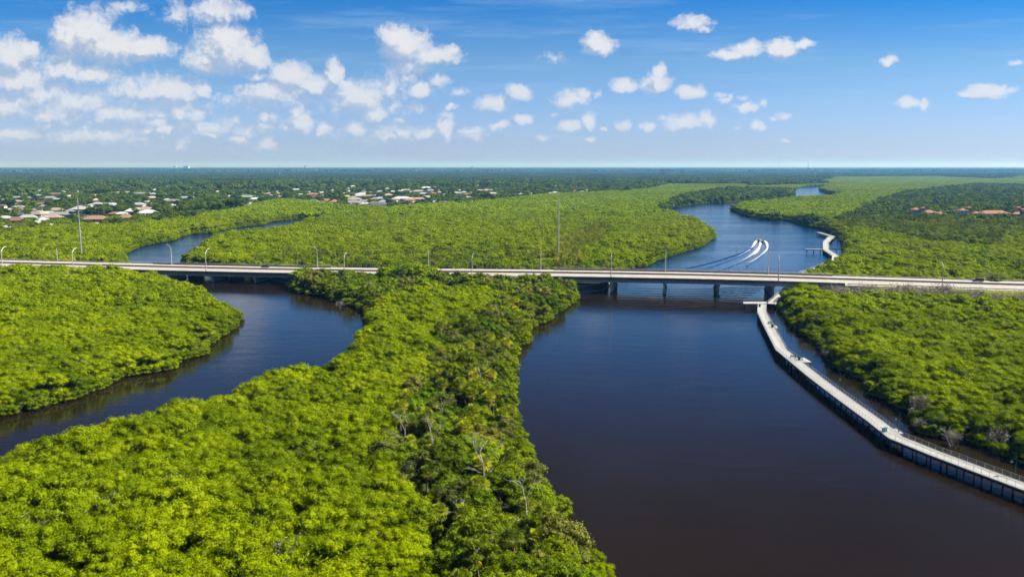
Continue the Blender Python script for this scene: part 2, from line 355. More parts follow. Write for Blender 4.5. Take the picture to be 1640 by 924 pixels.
def bridge(name, label, s0, s1, piers, group='road bridges over the river', signs=()):
    e = empty(name, tuple(RP((s0 + s1) / 2, 0, 0))); e.location = (0, 0, 0)
    tag(e, label, 'bridge', group)
    mb = MB(); sweep(mb, rect(0.0, RW, -.30, 0.0), s0, s1); o = mb.build('deck', M['concrete'], e)
    mb = MB(); near_barrier(mb, s0, s1); mb.build('parapet', M['parapet'], e)
    mb = MB(); sweep(mb, [(RW - 2.6, 0), (RW - 2.1, 0), (RW - 2.22, .3), (RW - 2.25, .85), (RW - 2.45, .85), (RW - 2.5, .3)], s0, s1); mb.build('parapet', M['barrier'], e)
    mb = MB(); med(mb, s0, s1); mb.build('median_barrier', M['barrier'], e)
    # footway railing at the far edge
    mb = MB(); s = s0 + .5
    sweep(mb, rect(RW - .3, RW, 0, .35), s0, s1, m=0); rl = mb.build('kerb', M['barrier'], e)
    mb = MB()
    while s < s1: mb.tube([RP(s, RW - .15, .3), RP(s, RW - .15, 1.35)], .045, 4); s += 2.4
    for z in (.62, .98, 1.35): mb.tube([RP(s0 + (s1 - s0) * i / 12, RW - .15, z) for i in range(13)], .04, 4)
    mb.build('railing', M['metal'], e)
    # girders: one per line of beams
    for k in range(9):
        t = .9 + k * (RW - 1.8) / 8; mb = MB()
        sweep(mb, [(t - .28, -1.62), (t + .28, -1.62), (t + .28, -1.35), (t + .1, -1.2), (t + .1, -.6), (t + .45, -.31), (t - .45, -.31), (t - .1, -.6), (t - .1, -1.2), (t - .28, -1.35)], s0, s1, step=12)
        mb.build('girder', M['beam'], e)
    # piers: twin hammer walls under each carriageway with a cap beam
    for sp_ in piers:
        zc = zdeck(sp_); cap = MB(); wl = MB()
        q0, q1 = RP(sp_, .25), RP(sp_, RW - .3); c = (q0 + q1) / 2; rz = math.atan2(Nn.y, Nn.x)
        cap.box((c.x, c.y, zc - 2.0), ((q1 - q0).length, 1.5, .75), rz)
        po = cap.build('pier_cap', M['beam'], e)
        for t0, t1 in ((.9, 15.8), (19.3, RW - 1.2)):
            a, b = RP(sp_, t0), RP(sp_, t1); c = (a + b) / 2; z1 = zc - 2.376
            wl = MB(); wl.box((c.x, c.y, (z1 - 2) / 2), ((b - a).length, 1.05, z1 + 2), rz); wl.build('pier', M['pier'], e)
            ft = MB(); ft.box((c.x, c.y, -.5), ((b - a).length + .8, 1.7, 1.7), rz); ft.build('pier_footing', M['wood'], e)
    # lane lines
    mb = MB()
    for t in (4.3, 8.0, 11.7, 22.9, 26.6, 30.3):
        s = s0 + 1
        while s < s1 - 3:
            if t in (4.3, 30.3, 22.9) and False: pass
            a, b = RP(s, t, .005), RP(s + 3, t, .005); w = Nn * .075
            mb.add([a - w, b - w, b + w, a + w], [(0, 1, 2, 3)]); s += 12
    for t in (1.0, 18.4, 20.2, 31.6):
        n = int((s1 - s0) / 8) + 1
        for i in range(n):
            a, b = RP(s0 + (s1 - s0) * i / n, t, .005), RP(s0 + (s1 - s0) * (i + 1) / n, t, .005); w = Nn * .07
            mb.add([a - w, b - w, b + w, a + w], [(0, 1, 2, 3)])
    mb.build('lane_marking', M['mark'], e)
    # expansion joints: thin dark strips across the deck
    mb = MB()
    for sp_ in piers:
        a, b = RP(sp_ - .06, .6, .009), RP(sp_ + .06, .6, .009); c_, d_ = RP(sp_ + .06, TM - .4, .009), RP(sp_ - .06, TM - .4, .009)
        mb.add([a, b, c_, d_], [(0, 1, 2, 3)])
        a, b = RP(sp_ - .06, TM + .4, .009), RP(sp_ + .06, TM + .4, .009); c_, d_ = RP(sp_ + .06, RW - 2.7, .009), RP(sp_ - .06, RW - 2.7, .009)
        mb.add([a, b, c_, d_], [(0, 1, 2, 3)])
    mb.build('expansion_joint', M['barrier'], e)
    return e
pl = [s_px(270), s_px(338.5), s_px(407), s_px(472)]
pr = [s_px(895), s_px(979.5), s_px(1064), s_px(1150), s_px(1238), s_px(1300)]
bridge('road_bridge', 'long pale concrete road bridge over the wide right river, on five visible wall piers', SR0, SR1, pr)
bridge('road_bridge', 'shorter low concrete road bridge over the narrower left channel', SL0, SL1, pl)
# end abutment of the right bridge
e = empty('abutment'); tag(e, 'pale blue grey concrete abutment at the right end of the long bridge', 'abutment')
mb = MB(); c = RP(SR1 + .7, RW / 2, 0); mb.box((c.x, c.y, zdeck(SR1) / 2 - .9), (1.2, RW + .6, zdeck(SR1) + .3), math.atan2(D.y, D.x)); mb.build('back_wall', M['pier'], e)
mb = MB(); q = RP(SR1 + 5.5, -2.0, 0); mb.box((q.x, q.y, zdeck(SR1) / 2 - .45), (9, .5, zdeck(SR1) + 1.2), math.atan2(D.y, D.x)); mb.build('wing_wall', M['pier'], e)

# road on land, its embankment and lines
for (a, b) in ((SA, SL0), (SL1, SR0), (SR1, SB)):
    mb = MB(); sweep(mb, rect(.3, RW - .3, -.3, 0.0), a + .002, b - .002); tag(mb.build('road', M['concrete']), kind='structure')
    mb = MB()
    def zf(s, t, dz):
        zd = zdeck(s)
        if dz > 50: return .2
        return zd + dz
    sweep(mb, [(-15, 99), (-5, -3.4), (-1.5, -.55), (.3, -.12), (.3, -.9), (RW - .3, -.9), (RW - .3, -.12), (RW + 1.5, -.6), (RW + 5, -3.4), (RW + 14, 99)], a, b, closed=False, zfun=zf)
    tag(mb.build('embankment_slope', M['verge']), kind='structure')
    mb = MB()
    for t in (4.3, 8.0, 11.7, 22.9, 26.6, 30.3):
        s = a + 1
        while s < b - 3:
            p1, p2 = RP(s, t, .006), RP(s + 3, t, .006); w = Nn * .075; mb.add([p1 - w, p2 - w, p2 + w, p1 + w], [(0, 1, 2, 3)]); s += 12
    for t in (1.4, 18.2, 20.4, 32.0):
        n = int((b - a) / 8) + 1
        for i in range(n):
            p1, p2 = RP(a + (b - a) * i / n, t, .006), RP(a + (b - a) * (i + 1) / n, t, .006); w = Nn * .07; mb.add([p1 - w, p2 - w, p2 + w, p1 + w], [(0, 1, 2, 3)])
    tag(mb.build('road_marking', M['mark']), kind='structure')
def guardrail(label, s0, s1, t, zr=.62):
    e = empty('guardrail'); tag(e, label, 'guardrail', 'steel guardrails along the road on land')
    mb = MB(); sweep(mb, [(t, zr - .2), (t + .05, zr - .1), (t, zr), (t + .05, zr + .1), (t, zr + .2), (t - .05, zr + .1), (t - .02, zr), (t - .05, zr - .1)], s0, s1); mb.build('rail', M['metal'], e)
    mb = MB(); s = s0 + 1
    while s < s1: mb.box(tuple(RP(s, t + .12, .3)), (.12, .12, 1.0), math.atan2(D.y, D.x)); s += 3.8
    mb.build('post', M['wood'], e)
guardrail('near steel guardrail above the grassy slope right of the long bridge', SR1 + 1, SB, .5)
guardrail('far side steel guardrail right of the long bridge, beside the red minivan', SR1 + 1, SB, RW - .9)
guardrail('far side steel guardrail left of the short bridge, by the small orange signs', SA, SL0 - 1, RW - .9)
guardrail('near guardrail of the road hidden among trees between the two bridges', SL1 + 1, SR0 - 1, .5)
for a, b, lb in ((SA, SL0 - .1, 'low concrete median barrier on the road left of the short bridge'), (SL1 + .1, SR0 - .1, 'low concrete median barrier on the road between the two bridges'), (SR1 + .1, SB, 'low concrete median barrier on the road right of the long bridge')):
    mb = MB(); med(mb, a, b); tag(mb.build('median_barrier', M['barrier']), lb, 'barrier')
# fence behind the road between the bridges
e = empty('chain_fence'); tag(e, 'thin dark see-through fence along the far edge of the road between the bridges', 'fence')
mb = MB(); s = SL1 + 1
while s < SR0 + 10: mb.tube([RP(s, RW + .8, -.5), RP(s, RW + .8, 1.7)], .05, 4); s += 2.6
mb.build('post', M['metal'], e)
mb = MB()
for z in np.arange(.1, 1.75, .27): mb.tube([RP(SL1 + 1 + (SR0 + 9 - SL1 - 1) * i / 20, RW + .8, z) for i in range(21)], .018, 3)
mb.build('wire_mesh', M['wood'], e)
e = empty('handrail'); tag(e, 'thin grey footpath handrail along the far road edge left of the short bridge', 'railing')
mb = MB(); s = s_px(135)
while s < SL0: mb.tube([RP(s, RW + .2, -.3), RP(s, RW + .2, 1.15)], .05, 4); s += 2.4
for z in (.6, 1.15): mb.tube([RP(s_px(135) + (SL0 - s_px(135)) * i / 8, RW + .2, z) for i in range(9)], .045, 4)
mb.build('rails', M['metal'], e)

# street lamps
def make_lamp():
    e = empty('street_lamp'); h = 9.6
    mb = MB(); mb.tube([(0, 0, 0), (0, 0, h)], [.24, .17], 8); mb.box((0, 0, .12), (.5, .5, .24)); mb.build('pole', M['polec'], e, False)
    mb = MB(); mb.tube([(0, 0, h - .4), (0, .35, h + .3), (0, 1.3, h + 1.35), (0, 2.4, h + 2.0), (0, 3.0, h + 2.15)], [.15, .14, .12, .11, .10], 6)
    mb.tube([(0, .05, h - 1.6), (0, .7, h + .2), (0, 1.5, h + 1.45)], .035, 5); mb.build('arm', M['metal'], e)
    mb = MB(); mb.box((0, 3.45, h + 2.17), (.5, 1.15, .24), 0, 0, .75); mb.box((0, 3.45, h + 2.06), (.26, .7, .06), 0, 1); mb.build('lamp_head', [M['metal'], M['lens']], e)
    return e
lamp = make_lamp(); lk = [(c, []) for c in lamp.children]
LN = [(5, 'at the left end of the road, where it leaves the picture'), (118, 'beside the tall power pole with cross arms'), (331, 'over the left channel, between two piers of the short bridge'), (552, 'on the road just left of the trees between the bridges'), (756, 'rising through the dark trees between the bridges'), (978, 'above the leftmost open-water pier of the long bridge'), (1245.5, 'at the rightmost wall pier of the long bridge, above the boardwalk end'), (1507, 'on the grassy roadside at the right')]
LF = [(275, 'over the left channel, at the water behind the bridge'), (508.5, 'by the thin fence where the short bridge ends'), (686.5, 'before the bright mangroves between the bridges'), (866, 'just left of the plain tall power pole'), (1065.5, 'above the pier with the white board'), (1230, 'just left of the boat wake, at the water')]
first = True
ang = math.atan2(D.y, D.x)
for lst, t, far in ((LN, .12, 0), (LF, RW - 2.9, 1)):
    for px, where in lst:
        if far:   # the foot of the far row stands further back: find s for its own t
            s = 0
            for _ in range(30):
                P = RP(s, t); x, _y = proj(P.x, P.y, P.z); s += (px - float(x)) / F * P.y / D.x
        else: s = s_px(px)
        P = RP(s, t, (.98 if (SL0 < s < SL1 or SR0 < s < SR1) else 0.0) if not far else 0.0)
        if far and not (SL0 < s < SL1 or SR0 < s < SR1): P = RP(s, t, 0)
        if first: o = lamp; o.location = P; o.rotation_euler = (0, 0, ang + (PI if far else 0)); first = False
        else: o = copy_tree(lamp, lk, P, ang + (PI if far else 0))
        if far: o.scale = (1, 1, 1.0)
        else: o.scale = (1, 1, .97)
        tag(o, ('far row' if far else 'near row') + ' lamp ' + where, 'street lamp', 'street lamps along the road and bridges')

# cars
def car(name, label, s, t, col, L=4.8, wd=1.9, h=1.45, van=False, flip=1):
    P = RP(s, t, .012); e = empty(name, tuple(P), ang if flip > 0 else ang + PI); tag(e, label, 'minivan' if van else 'car')
    side = [(-L / 2, .32), (-L / 2 + .05, .8), (-L / 2 + .15, h * .72 if van else .95), (-.2 * L if not van else -L / 2 + .2, h * .98 if van else 1.0)]
    if van: pr = [(-2.35, .35), (-2.38, .95), (-2.25, 1.55), (-2.05, 1.72), (-.6, 1.78), (.55, 1.70), (1.35, 1.08), (2.2, .88), (2.4, .62), (2.38, .32)]
    else: pr = [(-2.3, .32), (-2.32, .85), (-1.75, .98), (-1.05, 1.38), (-.1, 1.45), (.55, 1.36), (1.25, .98), (2.05, .84), (2.3, .62), (2.28, .3)]
    mb = MB(); n = len(pr); vs = []
    for yy, ins in ((-wd / 2, 0), (-wd / 2 * .86, 1), (wd / 2 * .86, 1), (wd / 2, 0)): pass
    prof = [(-1, 0), (1, 0)]
    for sgn in (-1, 1):
        for x, z in pr: vs.append((x, sgn * wd / 2 * (1.0 if z < 1.02 else .80), z))
    fs = [tuple(range(n - 1, -1, -1)), tuple(range(n, 2 * n))] + [(i, (i + 1) % n, n + (i + 1) % n, n + i) for i in range(n)]
    mb.add(vs, fs); mb.build('body', col, e)
    w = MB(); zt = 1.62 if van else 1.32
    for sgn in (-1, 1):
        y0 = sgn * (wd / 2 * .93 + .012); y1 = sgn * (wd / 2 * .80 + .012)
        xs = (-2.1, -1.9, .5, 1.1) if van else (-1.45, -1.0, .45, 1.0)
        w.add([(xs[0], y0, 1.06), (xs[3], y0, 1.06), (xs[2], y1, zt), (xs[1], y1, zt)], [(0, 1, 2, 3) if sgn < 0 else (3, 2, 1, 0)])
    w.build('side_window', M['glass'], e)
    w = MB()
    if van: w.add([(1.36, -.72, 1.10), (1.36, .72, 1.10), (.60, .70, 1.69), (.60, -.70, 1.69)], [(0, 1, 2, 3)])
    else: w.add([(1.27, -.72, 1.0), (1.27, .72, 1.0), (.60, .68, 1.36), (.60, -.68, 1.36)], [(0, 1, 2, 3)])
    w.build('windscreen', M['glass'], e)
    for sx_ in (-1.45, 1.45):
        for sy in (-1, 1):
            w = MB(); w.tube([(sx_, sy * (wd / 2 - .22), .33), (sx_, sy * (wd / 2 + .01), .33)], .33, 12, 0); w.tube([(sx_, sy * (wd / 2 + .01), .33), (sx_, sy * (wd / 2 + .02), .33)], .19, 8, 1)
            w.build('wheel', [M['dark'], M['metal']], e)
    for sy in (-1, 1):
        w = MB(); w.box((-L / 2 + .06, sy * .72, .85), (.1, .28, .16)); w.build('tail_light', M['orange'], e)
        w = MB(); w.box((L / 2 - .15, sy * .68, .68), (.12, .34, .12)); w.build('headlight', M['lens'], e)
def s_at(px, t):
    s = 0
    for _ in range(30):
        P = RP(s, t); x, _y = proj(P.x, P.y, P.z); s += (px - float(x)) / F * P.y / D.x
    return s
car('minivan', 'dark red minivan driving on the road at the far right', s_at(1566, 28.5), 28.5, M['carred'], van=True, flip=-1)
car('sedan_car', 'dark blue car crossing the short left bridge', s_at(425.5, 28.5), 28.5, M['carblue'], flip=-1)

# signs by the road
def road_sign(px, t, label, cat, kindm, hz=2.2, diamond=True, size=1.35):
    s = s_at(px, t); P = RP(s, t, -.1); e = empty('road_sign', tuple(P), ang); tag(e, label, cat)
    mb = MB(); mb.tube([(0, 0, 0), (0, 0, hz + .3)], .05, 5); mb.build('post', M['metal'], e)
    mb = MB(); r = size
    if diamond: q = [(0, -r * .7), (r * .7, 0), (0, r * .7), (-r * .7, 0)]
    else: q = [(-r / 2, -r / 2), (r / 2, -r / 2), (r / 2, r / 2), (-r / 2, r / 2)]
    vs = [(x, -.07, hz + .35 + z) for x, z in q] + [(x, -.03, hz + .35 + z) for x, z in q]
    mb.add(vs, [(0, 1, 2, 3), (7, 6, 5, 4), (0, 4, 5, 1), (1, 5, 6, 2), (2, 6, 7, 3), (3, 7, 4, 0)]); mb.build('sign_panel', kindm, e)
road_sign(19, RW + .6, 'leftmost small orange sign on the far roadside, right of the first lamp', 'road sign', M['orange'])
road_sign(63, RW + .6, 'small orange sign on the far roadside, just left of the short wooden pole', 'road sign', M['orange'])
road_sign(107, RW + .6, 'small orange sign between the short wooden pole and the tall power pole', 'road sign', M['orange'])
road_sign(168, RW - 4, 'round looking yellow sign low at the start of the left bridge', 'road sign', M['yellow'], 1.2, True, 1.15)
road_sign(129, RW + .6, 'small white square sign at the foot of the tall power pole with arms', 'road sign', M['white'], 1.8, False, .8)
road_sign(516, RW + .9, 'tiny white sign beside the lamp behind the short bridge end', 'road sign', M['white'], 1.7, False, .7)
road_sign(1359, RW + 1.2, 'small yellow sign at the far roadside near the right bridge end', 'road sign', M['yellow'], 1.2, False, .8)
# white boards fixed to piers
def pier_board(s, z, label, bars):
    P = RP(s, .25); e = empty('pier_sign', (P.x - Nn.x * .25, P.y - Nn.y * .25, z), ang); tag(e, label, 'sign', 'white navigation boards on the bridge piers')
    mb = MB(); mb.box((0, 0, 0), (1.25, .06, 1.0)); mb.build('board', M['white'], e)
    mb = MB()
    for x in bars: mb.box((x, -.04, .05), (.16, .02, .4))
    mb.build('marking', M['dark'], e)
pier_board(pr[2], 2.2, 'white board on the second open-water pier of the long bridge', [])
pier_board(pl[2], 2.9, 'white board with dark marks on the right pier of the short left bridge', [-.2, .05, .28])

# ------------------------------------------------------------------ boardwalk
DZ = 2.3
def offset_line(P, d):
    o = []
    for i, p in enumerate(P):
        t = (P[min(i + 1, len(P) - 1)] - P[max(i - 1, 0)]); n = Vector((t.y, -t.x)).normalized(); o.append(p + n * d)
    return o
def resample(P, step):
    o = []; acc = 0
    for i in range(len(P) - 1):
        L = (P[i + 1] - P[i]).length; n = max(1, round(L / step))
        o += [P[i].lerp(P[i + 1], k / n) for k in range(n)]
    return o + [P[-1]]
WALKS = []
def boardwalk(label, edge, width, step=3.6, railcol='alu', lamps=(), piles=True, fascia=True):
    """edge: pixel points of the deck edge seen at the left; the deck lies to its right (going away from the first point)"""
    E = [at(px, py, DZ).xy for px, py in edge]; Q = offset_line(E, width); WALKS.append((E, Q))
    e = empty('boardwalk'); tag(e, label, 'boardwalk', 'raised boardwalks along the river')
    n = len(E); mb = MB(); vs = []
    for a, b in zip(E, Q): vs += [(a.x, a.y, DZ), (b.x, b.y, DZ), (b.x, b.y, DZ - .32), (a.x, a.y, DZ - .32)]
    fs = []
    for i in range(n - 1):
        for j in range(4): fs.append((i * 4 + j, i * 4 + (j + 1) % 4, (i + 1) * 4 + (j + 1) % 4, (i + 1) * 4 + j))
    fs += [(0, 3, 2, 1), tuple((n - 1) * 4 + j for j in range(4))]
    mb.add(vs, fs); mb.build('deck', M['board'], e)
    # cross board gaps as thin dark lines every bay
    for L_, s in ((E, .07), (Q, -.07)):
        R_ = offset_line(L_, s); P = resample(R_, 1.8); mb = MB()
        for p in P: mb.tube([(p.x, p.y, DZ - .2), (p.x, p.y, DZ + 1.1)], .035, 4)
        for z in (.15, 1.08): mb.tube([(p.x, p.y, DZ + z) for p in R_], .04, 4)
        for z in (.38, .62, .85): mb.tube([(p.x, p.y, DZ + z) for p in R_], .014, 3)
        mb.build('railing', M[railcol], e)
    for L_, s in ((E, .25), (Q, -.25)):
        R_ = offset_line(L_, s); R2 = offset_line(L_, s + .2); mb = MB(); vs = []
        for a, b in zip(R_, R2): vs += [(a.x, a.y, DZ - .75), (a.x, a.y, DZ - .325), (b.x, b.y, DZ - .325), (b.x, b.y, DZ - .75)]
        mb.add(vs, [(i * 4 + j, i * 4 + (j + 1) % 4, i * 4 + 4 + (j + 1) % 4, i * 4 + 4 + j) for i in range(n - 1) for j in range(4)]); mb.build('stringer', M['wood'], e)
    if piles:
        C = resample(E, step); C2 = []
        for p in C[:48]:
            j = min(range(n - 1), key=lambda i: (E[i].lerp(E[i + 1], .5) - p).length); t = (E[j + 1] - E[j]).normalized(); nn = Vector((t.y, -t.x))
            a, b = p + nn * .35, p + nn * (width - .35); c = (a + b) / 2
            for q in (a, b):
                m_ = MB(); m_.tube([(q.x, q.y, -2.0), (q.x, q.y, DZ - .62)], .17, 6); m_.build('pile', M['wood'], e)
            m_ = MB(); m_.box((c.x, c.y, DZ - .47), (width - .2, .28, .29), math.atan2(nn.y, nn.x)); m_.build('pile_cap', M['wood'], e)
    return e, E, Q
edge1 = [(1820, 853), (1640, 784.7), (1571, 759), (1489, 728), (1423, 701), (1414, 694), (1390, 674.5), (1345, 641.6), (1296, 604.5), (1242, 559.5), (1222, 520), (1212.6, 500), (1214, 486.5)]
bw, E1, Q1 = boardwalk('long pale grey boardwalk on dark piles bending along the right river below the long bridge', edge1, 3.5)
# side platforms of the long boardwalk
def platform(poly, name='platform', dz=.0, parent=bw, mat='board', rail=True):
    P = [at(x, y, DZ + dz).xy for x, y in poly]; n = len(P); mb = MB()
    mb.add([(p.x, p.y, DZ + dz + .004) for p in P] + [(p.x, p.y, DZ - .35) for p in P], [tuple(range(n)), tuple(range(2 * n - 1, n - 1, -1))] + [(i, n + i, n + (i + 1) % n, (i + 1) % n) for i in range(n)])
    o = mb.build(name, M[mat], parent)
    for p in P:
        c = sum(P, Vector((0, 0))) / n; q = p.lerp(c, .12); m_ = MB(); m_.tube([(q.x, q.y, -2), (q.x, q.y, DZ - .35)], .17, 6); m_.build('pile', M['wood'], parent)
    return P
platform([(1190.5, 486.3), (1190.5, 483.3), (1228, 483.2), (1228, 486.2)])
platform([(1424, 694), (1419, 687), (1435, 686), (1447, 694)])
platform([(1280, 580), (1276, 573), (1288, 572.5), (1300, 580)])
platform([(1236, 525.5), (1234, 521.5), (1243, 521), (1246, 525)])
bw2, _, _ = boardwalk('short boardwalk link passing under the long bridge toward the right bank', [(1229, 486), (1262, 458), (1281, 437.5), (1307, 428.5), (1324, 421.5)], 3.2, 5.0)
bw3, E3, _ = boardwalk('zigzag boardwalk beyond the long bridge at the right bank, with a side pier', [(1331.5, 418), (1333, 410), (1318, 400), (1318, 388), (1327.5, 379.3)], 4.2, 5.0)
bw4, _, _ = boardwalk('dark green railed landing at the far end of the zigzag boardwalk', [(1331, 379), (1307, 372)], 4.0, 5.0, 'greenpaint')
pa, _, _ = boardwalk('narrow fishing pier reaching left from the zigzag boardwalk', [(1290, 399), (1317.5, 399.6)], -3.5 if False else 3.2, 4.0, 'greenpaint') if False else (None, None, None)
def strip_pier(label, a, b, wd, rail=True, mat='board'):
    A, B_ = at(a[0], a[1], DZ).xy, at(b[0], b[1], DZ).xy; t = (B_ - A).normalized(); nn = Vector((-t.y, t.x))
    e = empty('fishing_pier'); tag(e, label, 'pier', 'small side piers off the zigzag boardwalk')
    c = (A + B_) / 2 + nn * wd / 2; mb = MB(); mb.box((c.x, c.y, DZ - .2), ((B_ - A).length, wd, .4), math.atan2(t.y, t.x)); mb.build('deck', M[mat], e)
    if rail:
        mb = MB(); L = (B_ - A).length; k = 0
        while k <= L:
            q = A + t * k + nn * (wd - .1); mb.tube([(q.x, q.y, DZ), (q.x, q.y, DZ + 1.1)], .05, 4); k += 2
        for z in (.6, 1.1): q0, q1 = A + nn * (wd - .1), B_ + nn * (wd - .1); mb.tube([(q0.x, q0.y, DZ + z), (q1.x, q1.y, DZ + z)], .04, 4)
        mb.build('railing', M['greenpaint'], e)
    k = 1.0; L = (B_ - A).length
    while k < L:
        for s_ in (.3, wd - .3):
            q = A + t * k + nn * s_; m_ = MB(); m_.tube([(q.x, q.y, -2), (q.x, q.y, DZ - .4)], .16, 5); m_.build('pile', M['wood'], e)
        k += 4.5
strip_pier('pale side pier reaching left over the water from the zigzag boardwalk', (1290.5, 398.8), (1317.5, 399.4), 3.0)
strip_pier('upper thin dark walkway from the zigzag boardwalk to the mangrove bank', (1330, 384), (1352, 384.5), 1.4, True, 'wood')
strip_pier('lower thin dark walkway from the zigzag boardwalk to the mangrove bank', (1326.5, 398.5), (1354, 399.2), 1.4, True, 'wood')

# boardwalk lamps
def make_blamp():
    e = empty('boardwalk_lamp'); mb = MB()
    mb.tube([(0, 0, -.2), (0, 0, .5), (0, 0, 4.4)], [.11, .085, .06], 8); mb.tube([(0, 0, -.2), (0, 0, .35)], .18, 8); mb.build('pole', M['greenpaint'], e)
    mb = MB(); mb.tube([(0, 0, 3.3), (-.4, 0, 3.62), (-.85, 0, 3.55), (-.95, 0, 3.3)], .035, 5); mb.tube([(0, 0, 2.9), (-.5, 0, 3.55)], .025, 4); mb.build('bracket', M['greenpaint'], e)
    mb = MB(); mb.tube([(-.95, 0, 3.3), (-.95, 0, 3.12), (-.95, 0, 2.92), (-.95, 0, 2.78)], [.07, .14, .27, .36], 12, 0); mb.tube([(-.95, 0, 2.90), (-.95, 0, 2.66)], [.2, .15], 10, 1)
    mb.build('lantern', [M['greenpaint'], M['lens']], e); return e
bl = make_blamp(); blk = [(c, []) for c in bl.children]; first = True
for px, py, where in [(1625.6, 762, 'at the right edge of the picture, nearest the camera'), (1439.3, 691, 'at the side platform where the boardwalk bends'), (1349.5, 625, 'midway along the straight middle run'), (1284.5, 577, 'beside the second green bin'), (1254, 546, 'between the two green bins, standing in the water'), (1240.5, 523, 'beside the first green bin near the bridge'), (1289.3, 436, 'beyond the bridge, first on the short link'), (1312.5, 425, 'beyond the bridge, before the zigzag boardwalk'), (1265, 444, 'half hidden by the far parapet of the bridge')]:
    P = at(px, py, DZ)
    if first: bl.location = P; o = bl; first = False
    else: o = copy_tree(bl, blk, P)
    tag(o, 'dark green lantern lamp ' + where, 'lamp', 'dark green lamps along the boardwalk')
    m_ = MB(); m_.tube([(0, 0, -DZ - 1), (0, 0, -.2)], .15, 6); m_.build('footing', M['wood'], o)

def furn_bin(px, py, label):
    P = at(px, py, DZ); e = empty('litter_bin', tuple(P)); tag(e, label, 'bin')
    mb = MB(); mb.tube([(0, 0, .01), (0, 0, .15), (0, 0, 1.0)], [.33, .42, .46], 12); mb.build('body', M['greenpaint'], e)
    mb = MB(); mb.tube([(0, 0, 1.0), (0, 0, 1.08), (0, 0, 1.22)], [.5, .5, .2], 12); mb.build('lid', M['greenpaint'], e)
furn_bin(1237, 524.5, 'dark green round bin by the small platform, nearer the bridge')
furn_bin(1280, 576.5, 'dark green round bin beside the lamp at the lower small platform')
furn_bin(1216.6, 491.5, 'dark bin near the T shaped end of the boardwalk by the bridge')
M['teal'] = simple('teal_paint', (.02, .30, .38), .5, .4)
P = at(1416.5, 691, DZ); e = empty('cooler_box', tuple(P), .6); tag(e, 'small teal cart with a lid parked at the boardwalk bend', 'cart')
mb = MB(); mb.box((0, 0, .5), (1.0, .6, .6), 0, 0, 1.05); mb.build('body', M['teal'], e)
mb = MB(); mb.box((0, 0, .86), (1.1, .7, .1)); mb.build('lid', M['teal'], e)
for sx_ in (-.35, .35):
    mb = MB(); mb.tube([(sx_, -.36, .16), (sx_, -.28, .16)], .16, 10); mb.build('wheel', M['dark'], e)
    mb = MB(); mb.tube([(sx_, .28, .16), (sx_, .36, .16)], .16, 10); mb.build('wheel', M['dark'], e)
def bench(px, py, rz, label):
    P = at(px, py, DZ); e = empty('bench', tuple(P), rz); tag(e, label, 'bench')
    mb = MB(); [mb.box((0, -.18 + .13 * k, .45), (1.7, .1, .04)) for k in range(4)]; mb.build('seat', M['wood'], e)
    mb = MB(); [mb.box((0, .30 + .02 * k, .62 + .14 * k), (1.7, .03, .1)) for k in range(3)]; mb.build('backrest', M['wood'], e)
    for x in (-.75, .75):
        mb = MB(); mb.box((x, 0, .22), (.06, .55, .43)); mb.box((x, .31, .66), (.06, .05, .5)); mb.build('leg', M['dark'], e)
bench(1232.5, 519, -1.1, 'dark bench on the boardwalk just above the first green bin')
bench(1269.5, 574, -.7, 'dark bench on the boardwalk left of the lower green bin')
bench(1386, 660, -.7, 'dark bench on the boardwalk run above the bend') if False else None

# ------------------------------------------------------------------ seawalls under the bridges
def seawall(label, pts, top):
    P = [at(x, y, 0).xy for x, y in pts]; P = resample(P, 2.0); Q = offset_line(P, -.5)
    e = empty('seawall'); tag(e, label, 'seawall'); n = len(P); mb = MB(); vs = []
    for a, b in zip(P, Q): vs += [(a.x, a.y, -1.5), (a.x, a.y, top), (b.x, b.y, top), (b.x, b.y, -1.5)]
    mb.add(vs, [(i * 4 + j, i * 4 + (j + 1) % 4, i * 4 + 4 + (j + 1) % 4, i * 4 + 4 + j) for i in range(n - 1) for j in range(4)] + [(0, 1, 2, 3), ((n - 1) * 4 + 3, (n - 1) * 4 + 2, (n - 1) * 4 + 1, (n - 1) * 4)])
    mb.build('wall_panel', M['seawall'], e)
    R1, R2 = offset_line(P, .45), offset_line(P, -.45); mb = MB(); vs = []
    for a, b in zip(R1, R2): vs += [(a.x, a.y, -1.2), (a.x, a.y, .45), (b.x, b.y, .45), (b.x, b.y, -1.2)]
    mb.add(vs, [(i * 4 + j, i * 4 + (j + 1) % 4, i * 4 + 4 + (j + 1) % 4, i * 4 + 4 + j) for i in range(n - 1) for j in range(4)]); mb.build('toe_beam', M['pier'], e)
    R1, R2 = offset_line(P, .12), offset_line(P, -.62); mb = MB(); vs = []
    for a, b in zip(R1, R2): vs += [(a.x, a.y, top + .003), (a.x, a.y, top + .25), (b.x, b.y, top + .25), (b.x, b.y, top + .003)]
    mb.add(vs, [(i * 4 + j, i * 4 + (j + 1) % 4, i * 4 + 4 + (j + 1) % 4, i * 4 + 4 + j) for i in range(n - 1) for j in range(4)]); mb.build('coping', M['pier'], e)
seawall('curved dark seawall under the left end of the long bridge', [(895, 468.5), (912, 468.8), (935, 468), (956, 466), (967, 463.5), (973, 459.5), (976.5, 452), (980, 444)], 3.2)
seawall('dark seawall under the right end of the short left bridge', [(410, 441), (430, 446), (446, 450), (462, 453.5), (480, 455)], 1.9)

